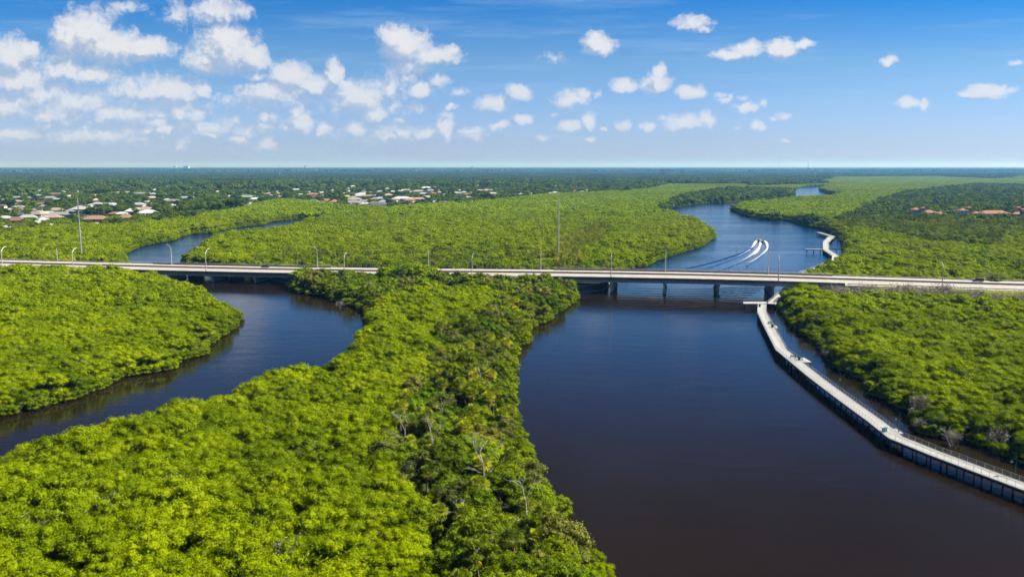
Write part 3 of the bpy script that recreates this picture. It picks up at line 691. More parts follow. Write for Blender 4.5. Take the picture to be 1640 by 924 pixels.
# ------------------------------------------------------------------ boat and its wake
def boat(loc, rz, label, cat, moving=True):
    e = empty('motor_boat', loc, rz); e.scale = (1.15,) * 3; tag(e, label, cat)
    L = 8.4; st = [(-4.2, 1.25, .95, -.25), (-2, 1.38, 1.0, -.35), (.5, 1.36, 1.08, -.35), (2.4, 1.05, 1.2, -.2), (3.6, .5, 1.35, .2), (4.25, .05, 1.45, .8)]
    mb = MB(); vs = []
    for x, w, zt, zb in st: vs += [(x, -w, zt), (x, -w * .82, .25 + max(zb, 0) * .8), (x, 0, zb), (x, w * .82, .25 + max(zb, 0) * .8), (x, w, zt), (x, w * .86, zt - .02), (x, w * .80, .42 + max(zb, 0) * .9), (x, -w * .80, .42 + max(zb, 0) * .9), (x, -w * .86, zt - .02)]
    k = 9; fs = [(i * k + j, i * k + (j + 1) % k, (i + 1) * k + (j + 1) % k, (i + 1) * k + j) for i in range(len(st) - 1) for j in range(k)] + [tuple(range(k - 1, -1, -1))]
    mb.add(vs, fs); mb.build('hull', M['white'], e)
    mb = MB(); mb.box((.3, 0, .95), (1.1, .9, 1.1), 0, 0, .85); mb.build('console', M['white'], e)
    mb = MB(); mb.box((-.9, 0, .75), (.6, 1.2, .7)); mb.build('seat', M['white'], e)
    mb = MB(); mb.box((-.1, 0, 2.45), (2.6, 1.9, .09), 0, 0, .94); mb.build('top_canopy', simple('maroon_canvas', (.16, .05, .04), .8, .2), e)
    for x in (-.9, .9):
        for y in (-.7, .7): mb = MB(); mb.tube([(x, y * 1.05, .95), (x * .9, y, 2.42)], .035, 5); mb.build('canopy_pole', M['metal'], e)
    for y in (-.42, .42):
        mb = MB(); mb.box((-4.45, y, .95), (.6, .42, .75), 0, 0, .8); mb.box((-4.45, y, .2), (.22, .14, 1.0)); mb.build('outboard_engine', M['dark'], e)
    return e
bp = at(1216.8, 387.0, 0); boat((bp.x, bp.y, .25), math.radians(97), 'small white motor boat with dark top speeding away up the river', 'boat')
mb_ = at(1337, 374, 0); boat((mb_.x, mb_.y, .1), math.radians(10), 'small white boat moored at the mangrove bank beyond the zigzag boardwalk', 'boat')
def strip(mb, cov, pts, n=60, m=9, hump=0.0, cmul=1.0, seed=0):
    """pts: (px, py, half width m, height m, cover)"""
    r = random.Random(seed); P = [(at(a, b, 0).xy, w * (.66 if c >= .8 else 1.2 if c >= .5 else 1.0), h, c + (.08 if .5 <= c < .8 else -.06 if c < .5 and m == 11 else 0)) for a, b, w, h, c in pts]; b0 = len(mb.v); vs = []; fs = []
    L = len(P) - 1; prev = None
    for i in range(n + 1):
        u = i / n * L; k = min(int(u), L - 1); f = u - k
        P0, P1, P2, P3 = P[max(k - 1, 0)][0], P[k][0], P[k + 1][0], P[min(k + 2, L)][0]
        q = .5 * ((2 * P1) + (P2 - P0) * f + (2 * P0 - 5 * P1 + 4 * P2 - P3) * f * f + (3 * P1 - P0 - 3 * P2 + P3) * f ** 3)
        w, h, c = (P[k][j] * (1 - f) + P[k + 1][j] * f for j in (1, 2, 3))
        t = (P2 - P1).normalized(); nn = Vector((-t.y, t.x))
        for j in range(m):
            v = j / (m - 1) * 2 - 1; e_ = 1 - v * v
            ww = w * (1 + r.uniform(-.12, .12)); vs.append((q.x + nn.x * v * ww, q.y + nn.y * v * ww, .02 + h * e_ * r.uniform(.6, 1.25)))
            cov.append(c * (e_ ** .6) * cmul)
    for i in range(n):
        for j in range(m - 1): fs.append((i * m + j, i * m + j + 1, (i + 1) * m + j + 1, (i + 1) * m + j))
    mb.add(vs, fs)
mb = MB(); cov = []
strip(mb, cov, [(1213.5, 386.5, .8, .9, .8), (1209.5, 388.5, 2.4, 1.1, 1.15), (1207.5, 392, 1.9, .8, 1.1), (1203.5, 397.3, 1.2, .35, .95), (1196, 403.7, 1.0, .15, .7), (1188, 408, 1.0, .1, .55), (1175, 414, 1.2, .05, .42), (1150, 423, 1.4, .03, .22)], 90, 9, seed=1)
strip(mb, cov, [(1217, 387.5, .9, .5, 1.1), (1217.5, 391, 1.7, .45, 1.15), (1215.5, 397, 1.9, .25, .95), (1210, 404, 2.0, .12, .75), (1203, 409.5, 1.9, .08, .6), (1192, 416, 1.9, .05, .45), (1175, 424, 2.0, .03, .25)], 90, 9, seed=2)
strip(mb, cov, [(1220, 386.5, .8, .9, .8), (1225.5, 388.7, 2.6, 1.2, 1.15), (1228, 393, 2.2, 1.0, 1.1), (1228.5, 398.5, 1.3, .5, .85), (1225, 403, 1.2, .25, .66), (1218.5, 409, 1.1, .12, .52), (1211, 414.5, 1.3, .08, .55), (1198, 421, 1.5, .05, .35)], 90, 9, seed=3)
strip(mb, cov, [(1215, 389, 2.2, .1, .45), (1211, 396, 3.5, .06, .40), (1204, 403, 4.0, .05, .33), (1192, 411, 4.5, .03, .25), (1172, 421, 5, .02, .12)], 60, 11, seed=4)
strip(mb, cov, [(1221, 390, 2.0, .1, .42), (1222, 397, 3.0, .06, .38), (1215, 405, 3.2, .04, .33), (1203, 413, 3.5, .03, .22), (1190, 420, 4, .02, .12)], 60, 11, seed=5)
o = mb.build('wake_foam', M['foam'], None, True); a = o.data.attributes.new('cover', 'FLOAT', 'POINT'); a.data.foreach_set('value', np.array(cov, np.float32)); tag(o, 'white curving wake foam spreading behind the speeding boat', 'wake', kind='stuff')
mb = MB(); cv = []
rr = random.Random(5)
for pts in ([(1206, 397, 1.6, .5, 1), (1192, 403.5, 1.6, .5, 1), (1165, 413, 1.6, .45, 1), (1135, 422, 1.6, .4, 1), (1100, 430, 1.5, .3, 1)],
            [(1200, 402, 1.1, .25, 1), (1183, 411, 1.2, .25, 1), (1150, 424, 1.3, .25, 1), (1120, 433, 1.3, .2, 1)],
            [(1208, 408, 1.1, .22, 1), (1195, 416, 1.2, .22, 1), (1170, 427, 1.3, .2, 1), (1150, 434, 1.3, .2, 1)],
            [(1222, 408, 1.1, .25, 1), (1209, 418, 1.2, .25, 1), (1196, 426, 1.3, .22, 1)]):
    strip(mb, cv, pts, 60, 7, seed=9)
for k in range(9):  # the same wave train where it has run on under the bridge
    y0 = 461 + k * 3.6
    strip(mb, cv, [(1232 - k * 7, y0 - 4 + k * .3, .9, .13, 1), (1190 - k * 6, y0 - 1.5, .9, .16, 1), (1140 - k * 5, y0 + 2.0, .9, .15, 1), (1075 - k * 7, y0 + 2.5, .9, .1, 1), (1010 - k * 4, y0 + 1.0, .8, .08, 1), (955 - k * 2, y0 + 4.0, .8, .05, 1)], 70, 5, seed=20 + k)
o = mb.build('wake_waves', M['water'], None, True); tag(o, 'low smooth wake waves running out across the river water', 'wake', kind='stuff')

# ------------------------------------------------------------------ power poles, far masts
def zfor(P, py):
    lo, hi = 0.0, 400.0
    for _ in range(40):
        mid = (lo + hi) / 2
        if float(proj(P.x, P.y, mid)[1]) > py: lo = mid
        else: hi = mid
    return mid
P = at(893.9, 424, .3); z = zfor(P, 317.8); e = empty('power_pole', tuple(P)); tag(e, 'plain tall grey power pole standing in the mangroves behind the long bridge', 'power pole')
mb = MB(); mb.tube([(0, 0, 0), (0, 0, z * .5), (0, 0, z)], [.62, .46, .30], 12); mb.build('pole', M['metal'], e)
mb = MB(); [mb.tube([(0, 0, z * q), (0, 0, z * q + .25)], .62 - .32 * q + .04, 12) for q in (.2, .4, .6, .8, .97)]; mb.build('collar', M['polec'], e)
P = at(131.5, 421, .3); z = zfor(P, 318.2); e = empty('power_pole', tuple(P)); tag(e, 'tall grey power pole with curved cross arms left of the left channel', 'power pole')
mb = MB(); mb.tube([(0, 0, 0), (0, 0, z * .5), (0, 0, z)], [.60, .44, .22], 12); mb.build('pole', M['metal'], e)
for zz, wd_ in ((z * .905, 4.2), (z * .745, 3.3)):
    mb = MB(); mb.tube([(-wd_, 0, zz - .5), (-wd_ * .5, 0, zz + .1), (0, 0, zz + .4), (wd_ * .5, 0, zz + .1), (wd_, 0, zz - .5)], [.07, .12, .17, .12, .07], 6); mb.build('cross_arm', M['metal'], e)
    for sx_ in (-1, 1): m_ = MB(); m_.tube([(sx_ * wd_, 0, zz - .5), (sx_ * wd_, 0, zz - 1.5)], .08, 6); m_.build('insulator', M['polec'], e)
for q in (.36, .40, .44, .48):
    m_ = MB(); m_.tube([(-1.3, 0, z * q), (1.3, 0, z * q)], .07, 5); m_.build('insulator', M['polec'], e)
P = RP(s_at(92, RW + 1.2), RW + 1.2, -.4); e = empty('utility_pole', tuple(P)); tag(e, 'short pale utility pole with one cross arm between two orange signs', 'utility pole')
mb = MB(); mb.tube([(0, 0, 0), (0, 0, 8.0)], [.24, .19], 8); mb.build('pole', M['polec'], e)
mb = MB(); mb.box((-.7, 0, 7.7), (2.4, .12, .14)); mb.build('cross_arm', M['wood'], e)
mb = MB(); mb.tube([(-.45, -.1, 6.2), (-.45, -.1, 7.0)], .25, 8); mb.build('transformer', M['metal'], e)
for i, (px, py, top, where) in enumerate([(36.5, 318, 307.5, 'far left, before the pale green roofed house'), (72, 315, 306, 'among white houses at the left'), (107.5, 316, 306, 'behind the two brown roofed houses at the left'), (146.5, 311, 304, 'right of the tall power pole in the suburb'), (78.5, 327, 319, 'thick and pale, in the middle of the left suburb'), (356.5, 307, 297, 'right of the cream house in the suburb'), (325, 309, 298, 'beside the pale house in the suburb')]):
    P = at(px, py, .2); e = empty('utility_pole', tuple(P)); h = zfor(P, top); tag(e, 'small pale utility pole ' + where, 'utility pole')
    mb = MB(); mb.tube([(0, 0, 0), (0, 0, h)], [.32, .24], 6); mb.build('pole', M['polec'], e)
    mb = MB(); mb.box((0, 0, h - .5), (2.6, .15, .18)); mb.build('cross_arm', M['polec'], e)
def mast(px, dist, top, rad, label, col):
    x = (px - W / 2) / F * dist; e = empty('radio_mast', (x, dist, .3)); z = zfor(Vector((x, dist, 0)), top); tag(e, label, 'mast')
    mb = MB(); mb.tube([(0, 0, 0), (0, 0, z * .6), (0, 0, z)], [rad, rad * .9, rad * .5], 6); mb.build('tower', M[col], e)
    mb = MB(); [mb.tube([(0, 0, z * q), (0, 0, z * q + 3)], rad * 1.3, 6) for q in (.5, .75, .96)]; mb.build('antenna', M['dark'], e)
mast(1243.3, 7000, 244, 1.0, 'very thin tall radio mast on the right horizon', 'metal')
mast(1289.3, 7500, 262.3, 2.0, 'short dark tower on the right horizon beside the radio mast', 'wood')
mast(451.5, 5200, 267.0, 1.2, 'pale thin mast on the horizon left of centre', 'polec')
mast(1301, 3800, 271, .8, 'pale thin mast above the far woods right of the dark tower', 'polec')
M['darksteel'] = M['wood']

# ------------------------------------------------------------------ buildings
ROOF = {}
for k, c in dict(white=(.74, .75, .74), grey=(.36, .37, .37), light=(.55, .56, .55), tan=(.46, .39, .31), brown=(.30, .20, .135), terracotta=(.46, .22, .13), orange=(.46, .29, .17), blue=(.40, .50, .58), dark=(.13, .14, .15), cream=(.68, .58, .42), yellow=(.72, .55, .14), green=(.36, .44, .34), pink=(.62, .42, .36), turquoise=(.02, .42, .58), red=(.5, .09, .07)).items():
    ROOF[k] = simple('roof_' + k, tuple(q * .58 for q in c), .75, .25, var=.12, vscale=.7)
WALL = {k: simple('wall_' + k, c, .85, .2, var=.06) for k, c in dict(white=(.74, .73, .70), cream=(.64, .57, .44), grey=(.46, .47, .47), peach=(.62, .42, .28), blue=(.50, .62, .70)).items()}
def hip(mb, x0, x1, y0, y1, z, h, ov=.6, m=0):
    x0 -= ov; x1 += ov; y0 -= ov; y1 += ov; w, d = x1 - x0, y1 - y0; i = min(w, d) / 2 * .98
    if w >= d: r = [(x0 + i, (y0 + y1) / 2, z + h), (x1 - i, (y0 + y1) / 2, z + h)]; f = [(0, 1, 5, 4), (1, 2, 5), (2, 3, 4, 5), (3, 0, 4)]
    else: r = [((x0 + x1) / 2, y0 + i, z + h), ((x0 + x1) / 2, y1 - i, z + h)]; f = [(0, 1, 4), (1, 2, 5, 4), (2, 3, 5), (3, 0, 4, 5)]
    b = [(x0, y0, z), (x1, y0, z), (x1, y1, z), (x0, y1, z)]; lo = [(a, c, z - .18) for a, c, _ in b]
    mb.add(b + r + lo, f + [(6, 7, 1, 0), (7, 8, 2, 1), (8, 9, 3, 2), (9, 6, 0, 3), (9, 8, 7, 6)], m)
def gable(mb, x0, x1, y0, y1, z, h, ov=.5, m=0):
    x0 -= ov; x1 += ov; y0 -= ov; y1 += ov; ym = (y0 + y1) / 2
    v = [(x0, y0, z), (x1, y0, z), (x1, y1, z), (x0, y1, z), (x0, ym, z + h), (x1, ym, z + h)]
    v += [(a, b, c - .18) for a, b, c in v[:4]]
    mb.add(v, [(0, 1, 5, 4), (2, 3, 4, 5), (0, 4, 3), (1, 2, 5), (6, 7, 1, 0), (7, 8, 2, 1), (8, 9, 3, 2), (9, 6, 0, 3), (9, 8, 7, 6)], m)
HV = []
for k in range(5):
    r = random.Random(40 + k); wl = MB(); rf = MB(); zt = 3.0
    L, Dp = [(16, 10), (18, 9), (14, 11), (20, 10), (13, 9)][k]
    wl.box((0, 0, zt / 2 - .3), (L, Dp, zt + .6))
    (gable if k in (1,) else hip)(rf, -L / 2, L / 2, -Dp / 2, Dp / 2, zt, 2.2 if k != 1 else 1.7)
    if k != 4:
        gx = L / 2 - 3.2 if k % 2 else -L / 2 + 3.2
        wl.box((gx, -Dp / 2 - 1.7, zt / 2 - .3), (6.0, 3.4, zt + .58)); hip(rf, gx - 3, gx + 3, -Dp / 2 - 3.4, 0, zt + .02, 1.75)
    HV.append((wl.mesh('wall', [WALL['white']]), rf.mesh('roof', [ROOF['grey']]), L, Dp))
win_me = MB().box((0, 0, 0), (1.6, .08, 1.1)).mesh('window', [M['glass']]); gar_me = MB().box((0, 0, 0), (4.2, .08, 2.1)).mesh('garage_door', [M['white']])
HOUSES = [(9.7, 364, 'white', 1), (8, 349, 'white', .9), (25, 355, 'brown', 1.3), (26, 318, 'green', 1.2), (6.5, 320, 'tan', .8), (44, 311, 'white', 1), (62, 313, 'blue', .9), (64, 307, 'grey', 1.2), (90, 312.5, 'brown', 1.5), (101, 308, 'light', 1), (112, 315, 'white', 1), (61, 327, 'brown', .9), (56, 337, 'grey', 1), (58, 345, 'tan', 1.3), (89.6, 338, 'tan', 1.2), (100, 345.5, 'grey', 1.6), (83, 350, 'tan', 1.3), (128.6, 337, 'light', 1.4), (140, 349, 'dark', 1), (155, 353.0, 'orange', 1.7), (156, 358.5, 'cream', .8), (184, 342, 'orange', .8), (201, 350, 'orange', 1.2), (208, 339.5, 'white', 1.2), (195, 342, 'white', .8), (162, 299.5, 'orange', .9), (148, 296, 'pink', .8), (200, 299, 'blue', 1), (189, 309, 'tan', 1), (205, 309.5, 'tan', 1.2), (2, 298.5, 'white', 1), (4, 302, 'tan', 1), (23, 308, 'pink', 1), (83, 360, 'cream', .8), (61, 356.5, 'white', .8), (45, 349, 'light', 1.1), (68, 352, 'white', .9),
 (33, 344, 'dark', .9), (16, 336, 'light', .7), (232.5, 337.5, 'tan', 1.5), (238, 343, 'white', 1.4), (247.6, 305.6, 'cream', 1.2), (245, 311.4, 'blue', 1.1), (227, 311.6, 'grey', 1.8), (292.5, 301.5, 'white', .8), (325, 304, 'light', .8), (322, 307, 'pink', .6), (347.5, 308.5, 'cream', 1.3), (277, 323.2, 'grey', 1.3), (268, 320, 'white', .7), (296.6, 317, 'blue', 1), (311, 316.5, 'white', .8), (395, 317, 'green', 2.0), (409, 319.5, 'white', 1.1), (397, 324, 'light', .9), (394.5, 330, 'white', .8), (401, 327, 'white', .7), (277, 329, 'white', .6), (387, 294.5, 'cream', .7), (352, 299, 'white', .6), (262, 285.3, 'pink', .9), (317, 273.4, 'pink', 2), (238.5, 283, 'white', .5),
 (431, 311.3, 'tan', 1.2), (447.6, 310.6, 'yellow', .9), (448, 315, 'white', .8), (424, 309.6, 'brown', 1), (477, 305.2, 'light', 1.7), (486, 300.5, 'white', .7), (479, 297.6, 'blue', 1.2), (499, 312.8, 'terracotta', 1.7), (503, 315.5, 'brown', .9), (513.4, 310, 'light', 1.2), (495, 307.2, 'turquoise', .7), (497, 308.5, 'white', .6), (533, 305.6, 'white', 1), (494, 323.8, 'white', 1.1), (503, 325, 'white', 1.2), (510, 322.6, 'light', .8), (520.7, 323.3, 'terracotta', 1.3), (535.5, 324.6, 'orange', 1.3), (482, 324.5, 'light', .7), (555.6, 315.4, 'yellow', 1.1), (563.7, 316.6, 'grey', 1), (579.8, 313, 'white', 1.6), (576, 315, 'light', 1.2), (590, 315.5, 'orange', 1.3), (558, 320.8, 'tan', 1), (568, 321.2, 'tan', 1.6), (566, 326, 'grey', 1.4), (581, 327.6, 'light', 1.2), (583, 324, 'grey', 1.2), (598, 327.6, 'brown', 1.4), (606.6, 331, 'dark', 1.8), (611, 326, 'grey', .9), (580, 303, 'blue', .9), (584, 304.8, 'white', .8), (573, 303.8, 'white', .6), (558, 302.5, 'light', .9), (606, 307.6, 'light', 1.1), (602.6, 312.4, 'white', .7), (612, 319, 'light', 1.1), (596, 308, 'tan', .8), (577.5, 319.2, 'red', .6), (570, 311.3, 'tan', .9), (586.5, 322.6, 'tan', 1.1), (584.5, 334.0, 'turquoise', .75), (552, 310, 'pink', .7), (520, 303.5, 'cream', .6), (600, 318.5, 'tan', .8), (547, 292, 'light', .6), (592, 288.5, 'white', .7),
 (608.5, 318.8, 'blue', 1.1), (613.6, 323.4, 'blue', 1), (644, 319.6, 'white', 1.9), (656, 321.6, 'terracotta', 1.1), (661, 318.6, 'terracotta', 1), (669.8, 319.6, 'pink', 1.1), (680.5, 317.6, 'light', 1.4), (687, 316.5, 'grey', 1.1), (683, 302.2, 'white', 1.9), (676, 299, 'white', 1.1), (671, 308, 'tan', 1.6), (678, 311, 'light', 1.1), (690, 306.6, 'grey', 1.4), (694, 310.3, 'terracotta', 1.1), (704.6, 308.6, 'tan', 1.0), (712.7, 311.8, 'white', 1), (649.6, 305, 'light', 1.1), (639, 306.4, 'cream', 1), (629, 307, 'white', .8), (620, 302.6, 'cream', 1), (647, 296.6, 'tan', 1.1), (703, 305.6, 'light', 1), (731.5, 310, 'light', 1.1), (743, 309, 'blue', 1.2), (748, 311.8, 'orange', 1), (755, 308.8, 'orange', .8), (765, 305.4, 'white', 1), (773, 305.6, 'pink', 1), (780, 304.8, 'pink', 1), (786.5, 305.4, 'grey', 1), (788.5, 311.6, 'white', 1.2), (749, 316.2, 'pink', .7), (754, 316, 'white', .5), (695, 324.6, 'blue', 1.1), (708.7, 325, 'blue', 1.1), (735, 326.4, 'light', .9), (743, 326.2, 'blue', .8), (749, 325.4, 'white', .6), (737, 305, 'light', .9), (746, 305, 'light', .8), (802.6, 313, 'blue', .8), (633, 320.5, 'brown', .9), (662, 324, 'cream', .8), (621, 297, 'white', .5),
 (881, 310.4, 'white', 1.1), (889, 311.2, 'white', 1.4), (918, 307, 'terracotta', 1.1), (932, 308.6, 'cream', 1.1), (940.6, 304.6, 'white', .8), (834, 310.6, 'light', .8), (838, 305.4, 'light', .7), (852, 310.6, 'white', .6), (856, 306.8, 'light', .8), (888.5, 294, 'white', .8), (957, 302, 'grey', .9), (887, 299.4, 'pink', .7), (827, 288.8, 'pink', .8), (927, 301.5, 'green', .8), (863, 297, 'light', .9), (865, 274.2, 'pink', 1.2), (837, 289, 'cream', .7),
 (1145.5, 294, 'white', .9), (1136, 293.6, 'pink', .8), (1103.5, 292, 'cream', .8), (1158, 290.8, 'light', 1), (1089, 295.2, 'light', .8), (1158, 281, 'light', 1.2), (1457.6, 325, 'white', .45)]
rh = random.Random(21)
for _ in range(150):
    a = rh.random()
    if a < .42: q = (rh.uniform(0, 255), rh.uniform(296, 347), rh.choice(['white', 'tan', 'light', 'grey', 'brown', 'cream', 'light', 'white']), rh.uniform(.65, 1.2))
    elif a < .55: q = (rh.uniform(250, 400), rh.uniform(294, 316), rh.choice(['white', 'tan', 'light', 'cream']), rh.uniform(.6, 1.0))
    else: q = (rh.uniform(400, 800), rh.uniform(297, 318), rh.choice(['white', 'tan', 'light', 'grey', 'blue', 'pink', 'cream', 'white']), rh.uniform(.7, 1.2))
    if q[1] > np.interp(q[0], [0, 250, 400, 460, 600, 800], [352, 330, 318, 312, 322, 310]): continue
    if all(abs(h[0] - q[0]) > 11 or abs(h[1] - q[1]) > 2.6 for h in HOUSES): HOUSES.append(q)
regions = [(50, 'at the far left edge of the suburb'), (120, 'left of the tall armed power pole'), (215, 'just right of the tall armed power pole'), (260, 'behind the bend of the left channel'), (360, 'among the dark trees above the left channel'), (420, 'by the left tip of the bright mangroves'), (470, 'in the suburb above the left channel inlet'), (520, 'in the row right of the dark round trees'), (560, 'just right of the terracotta roofs'), (620, 'in the dense house cluster left of centre'), (700, 'in the house cluster right of the red roofs'), (760, 'behind the palms at the mangrove edge'), (820, 'at the right end of the house cluster'), (900, 'by the top of the plain power pole'), (1000, 'right of the plain power pole top'), (1200, 'before the far woods above the river bend'), (2000, 'in the woods left of the terracotta villas')]
HP = []
cnt = {}
for i, (px, py, rc, k) in enumerate(HOUSES):
    zc = 3.8; P = at(px, py, zc); dist = P.y; r = random.Random(i * 7 + 3)
    kk = k
    if dist > 5000: kk = k * 2.2; P = at(px, py, 9)
    vi = r.randrange(5); me_w, me_r, L, Dp = HV[vi]; rz = r.choice((0, 0, PI / 2, PI)) + r.uniform(-.25, .25) + .1
    s_ = kk * 16 / L * (.98 if P.y < 1400 else 1.12)
    e = empty('suburban_house', (P.x, P.y, .36), rz); e.scale = (s_, s_ * .95, min(1.35, max(.85, kk)) * (1.6 if dist > 3000 else 1.25))
    wn = r.choice(['white', 'white', 'cream', 'grey', 'peach']); wn = 'peach' if rc in ('orange',) else wn
    w_ = link('wall', me_w, e); f_ = link('roof', me_r, e)
    w_.material_slots[0].link = 'OBJECT'; w_.material_slots[0].material = WALL[wn]; f_.material_slots[0].link = 'OBJECT'; f_.material_slots[0].material = ROOF[rc]
    if dist < 1500:
        for side, yy in ((-1, -Dp / 2 - .05), (1, Dp / 2 + .05)):
            for x in ((-L * .05, L * .3) if side < 0 and vi != 4 else (-L * .3, 0.0, L * .3)):
                o = link('window', win_me, e); o.location = (x, yy, 1.7)
    reg = next(t for lim, t in regions if px < lim); size = 'small' if k < .75 else 'large' if k > 1.35 else 'low'
    name = {'light': 'pale grey', 'blue': 'pale blue', 'dark': 'dark grey', 'green': 'greenish'}.get(rc, rc)
    near = 'nearest the mangroves' if False else ''
    tag(e, f'{size} house with {name} roof {reg}', 'house', 'suburban houses among the trees')
    HP.append((px, py, P.x, P.y, s_ * 9))
# group the labels: the same words only where nothing tells the houses apart
by = {}
for o in list(COL.objects):
    if o.get('category') == 'house': by.setdefault(o['label'], []).append(o)
for lb, os_ in by.items():
    if len(os_) == 2:
        a, b_ = sorted(os_, key=lambda q: q.location.y); a['label'] = 'nearer ' + lb; b_['label'] = 'farther ' + lb
    elif len(os_) == 3:
        q = sorted(os_, key=lambda q: q.location.x / q.location.y); q[0]['label'] = 'leftmost ' + lb; q[1]['label'] = 'middle ' + lb; q[2]['label'] = 'rightmost ' + lb

# terracotta villas at the right
def villa(name, label, px0, px1, blocks, towers, wallc, Y=905):
    """blocks: px0, px1, eaves height, roof rise, depth, y offset; towers: px, width, height"""
    X = lambda px: (px - W / 2) / F * (Y * cp + (CAMZ - 9) * sp) 
    e = empty(name, (X((px0 + px1) / 2), Y, .36)); tag(e, label, 'villa'); cx = X((px0 + px1) / 2)
    for a, b, he, hr, dp, yo, wc in blocks:
        x0, x1 = X(a) - cx, X(b) - cx; he += .9; mb = MB(); mb.box(((x0 + x1) / 2, yo, he / 2 - .4), (x1 - x0, dp, he + .8)); w_ = mb.build('wall', WALL[wc], e)
        mb = MB(); hip(mb, x0, x1, yo - dp / 2, yo + dp / 2, he + .01, hr, .8); mb.build('roof', ROOF['terracotta'], e)
        n = max(1, int((x1 - x0) / 3.4))
        for i in range(n):
            for zz in (he - 1.7, he - 5.0):
                if zz < 1: continue
                m_ = MB(); m_.box((x0 + (i + .5) * (x1 - x0) / n, yo - dp / 2 - .04, zz), (1.3, .1, 1.7)); m_.build('window', M['glass'], e)
    for tp, tw, th in towers:
        x = X(tp) - cx; mb = MB(); mb.box((x, -1.5, th / 2), (tw, tw, th)); t_ = mb.build('tower', WALL['peach'], e)
        mb = MB(); hip(mb, x - tw / 2, x + tw / 2, -1.5 - tw / 2, -1.5 + tw / 2, th + .01, 1.2, .4); mb.build('tower_roof', ROOF['terracotta'], t_)
        for q in (-.22, .22): m_ = MB(); m_.box((x + q * tw, -1.5 - tw / 2 - .03, th - 1.8), (.7, .06, 1.6)); m_.build('tower_window', M['dark'], t_)
ZB = 11.0
villa('villa', 'leftmost terracotta roofed villa half sunk in trees at the right', 1461, 1513, [(1462, 1474, 13.2, 2.2, 9, 4, 'cream'), (1476, 1498, 10.2, 2.8, 12, 0, 'cream'), (1499, 1513, 9.0, 2.2, 10, 2, 'cream')], [(1476, 3.6, 16.2)], 'cream')
villa('villa', 'narrow pale blue villa with terracotta roof and salmon tower', 1533, 1552, [(1534, 1546.5, 12.6, 2.2, 9, 0, 'blue')], [(1549.3, 4.0, 16.4)], 'blue')
villa('villa', 'long terracotta roofed villa with corner tower at the right picture edge', 1557, 1650, [(1558, 1567, 9.4, 2.4, 8, 1, 'cream'), (1568, 1615, 9.2, 3.2, 13, 2, 'cream'), (1616, 1634, 9.0, 3.0, 12, -2, 'peach'), (1633, 1650, 13.4, 2.2, 10, -3, 'white')], [(1628.5, 4.2, 16.6)], 'cream')
# big far buildings
def bigbox(px, dist, wpx, top, label, col, hb=None):
    x = (px - W / 2) / F * dist; z = max(zfor(Vector((x, dist, 0)), top), 8); w = wpx / F * dist
    e = empty('industrial_building', (x, dist, .3)); tag(e, label, 'building')
    mb = MB(); mb.box((0, 0, z / 2 - .5), (w, w * .5, z + 1)); mb.build('wall', WALL[col], e)
    mb = MB(); mb.box((0, 0, z + .7), (w * 1.01, w * .505, 1.3)); mb.box((w * .2, 0, z + 2.6), (w * .2, w * .15, 2.5)); mb.build('roof', ROOF['light'], e)
bigbox(285.5, 17000, 4, 266.4, 'left of two bright white blocks on the left horizon', 'white')
bigbox(304, 17000, 8, 266.6, 'wider right one of two bright white blocks on the left horizon', 'white')
bigbox(492.5, 15000, 3, 265.8, 'tiny pale tower block on the horizon left of centre', 'cream')
bigbox(757, 15000, 5, 267.3, 'tiny pale low block on the horizon at centre', 'cream')
bigbox(1059, 6500, 7, 271.6, 'pinkish low long building in the far woods right of centre', 'peach')
bigbox(1090, 6500, 4, 272.8, 'small pinkish building in the far woods, right of the longer one', 'peach')
bigbox(1198.5, 6300, 8, 272.6, 'bright white long building in the far woods above the river bend', 'white')
bigbox(1339, 5200, 20, 276.5, 'long pale low building beyond the far marsh at the right', 'white')
bigbox(1583.5, 4600, 7, 278.6, 'pale building in the far woods near the right edge', 'white')
M['water_tank'] = M['greenpaint']

# ------------------------------------------------------------------ plants
def leafquads(P, Nr, size, rng, aspect=(.6, 1.2), up=.36):
    n = len(P); Nr = Nr + rng.normal(0, .46, (n, 3)); Nr[:, 2] += up; Nr /= np.linalg.norm(Nr, axis=1)[:, None] + 1e-9
    a = np.cross(Nr, rng.normal(0, 1, (n, 3))); a /= np.linalg.norm(a, axis=1)[:, None] + 1e-9; b = np.cross(Nr, a)
    s = size * rng.uniform(.55, 1.25, (n, 1)); asp = rng.uniform(*aspect, (n, 1)); a = a * s * .5; b = b * s * .5 * asp
    V = np.stack([P - a - b * .35, P + a * .15 - b, P + a + b * .3, P - a * .2 + b], 1).reshape(-1, 3)
    return V, np.arange(4 * n).reshape(n, 4)
ICO = None
def ico():
    global ICO
    if ICO is None:
        t = (1 + 5 ** .5) / 2
        v = np.array([(-1, t, 0), (1, t, 0), (-1, -t, 0), (1, -t, 0), (0, -1, t), (0, 1, t), (0, -1, -t), (0, 1, -t), (t, 0, -1), (t, 0, 1), (-t, 0, -1), (-t, 0, 1)], float); v /= np.linalg.norm(v[0])
        f = np.array([(0, 11, 5), (0, 5, 1), (0, 1, 7), (0, 7, 10), (0, 10, 11), (1, 5, 9), (5, 11, 4), (11, 10, 2), (10, 7, 6), (7, 1, 8), (3, 9, 4), (3, 4, 2), (3, 2, 6), (3, 6, 8), (3, 8, 9), (4, 9, 5), (2, 4, 11), (6, 2, 10), (8, 6, 7), (9, 8, 1)])
        ICO = (v, f)
    return ICO
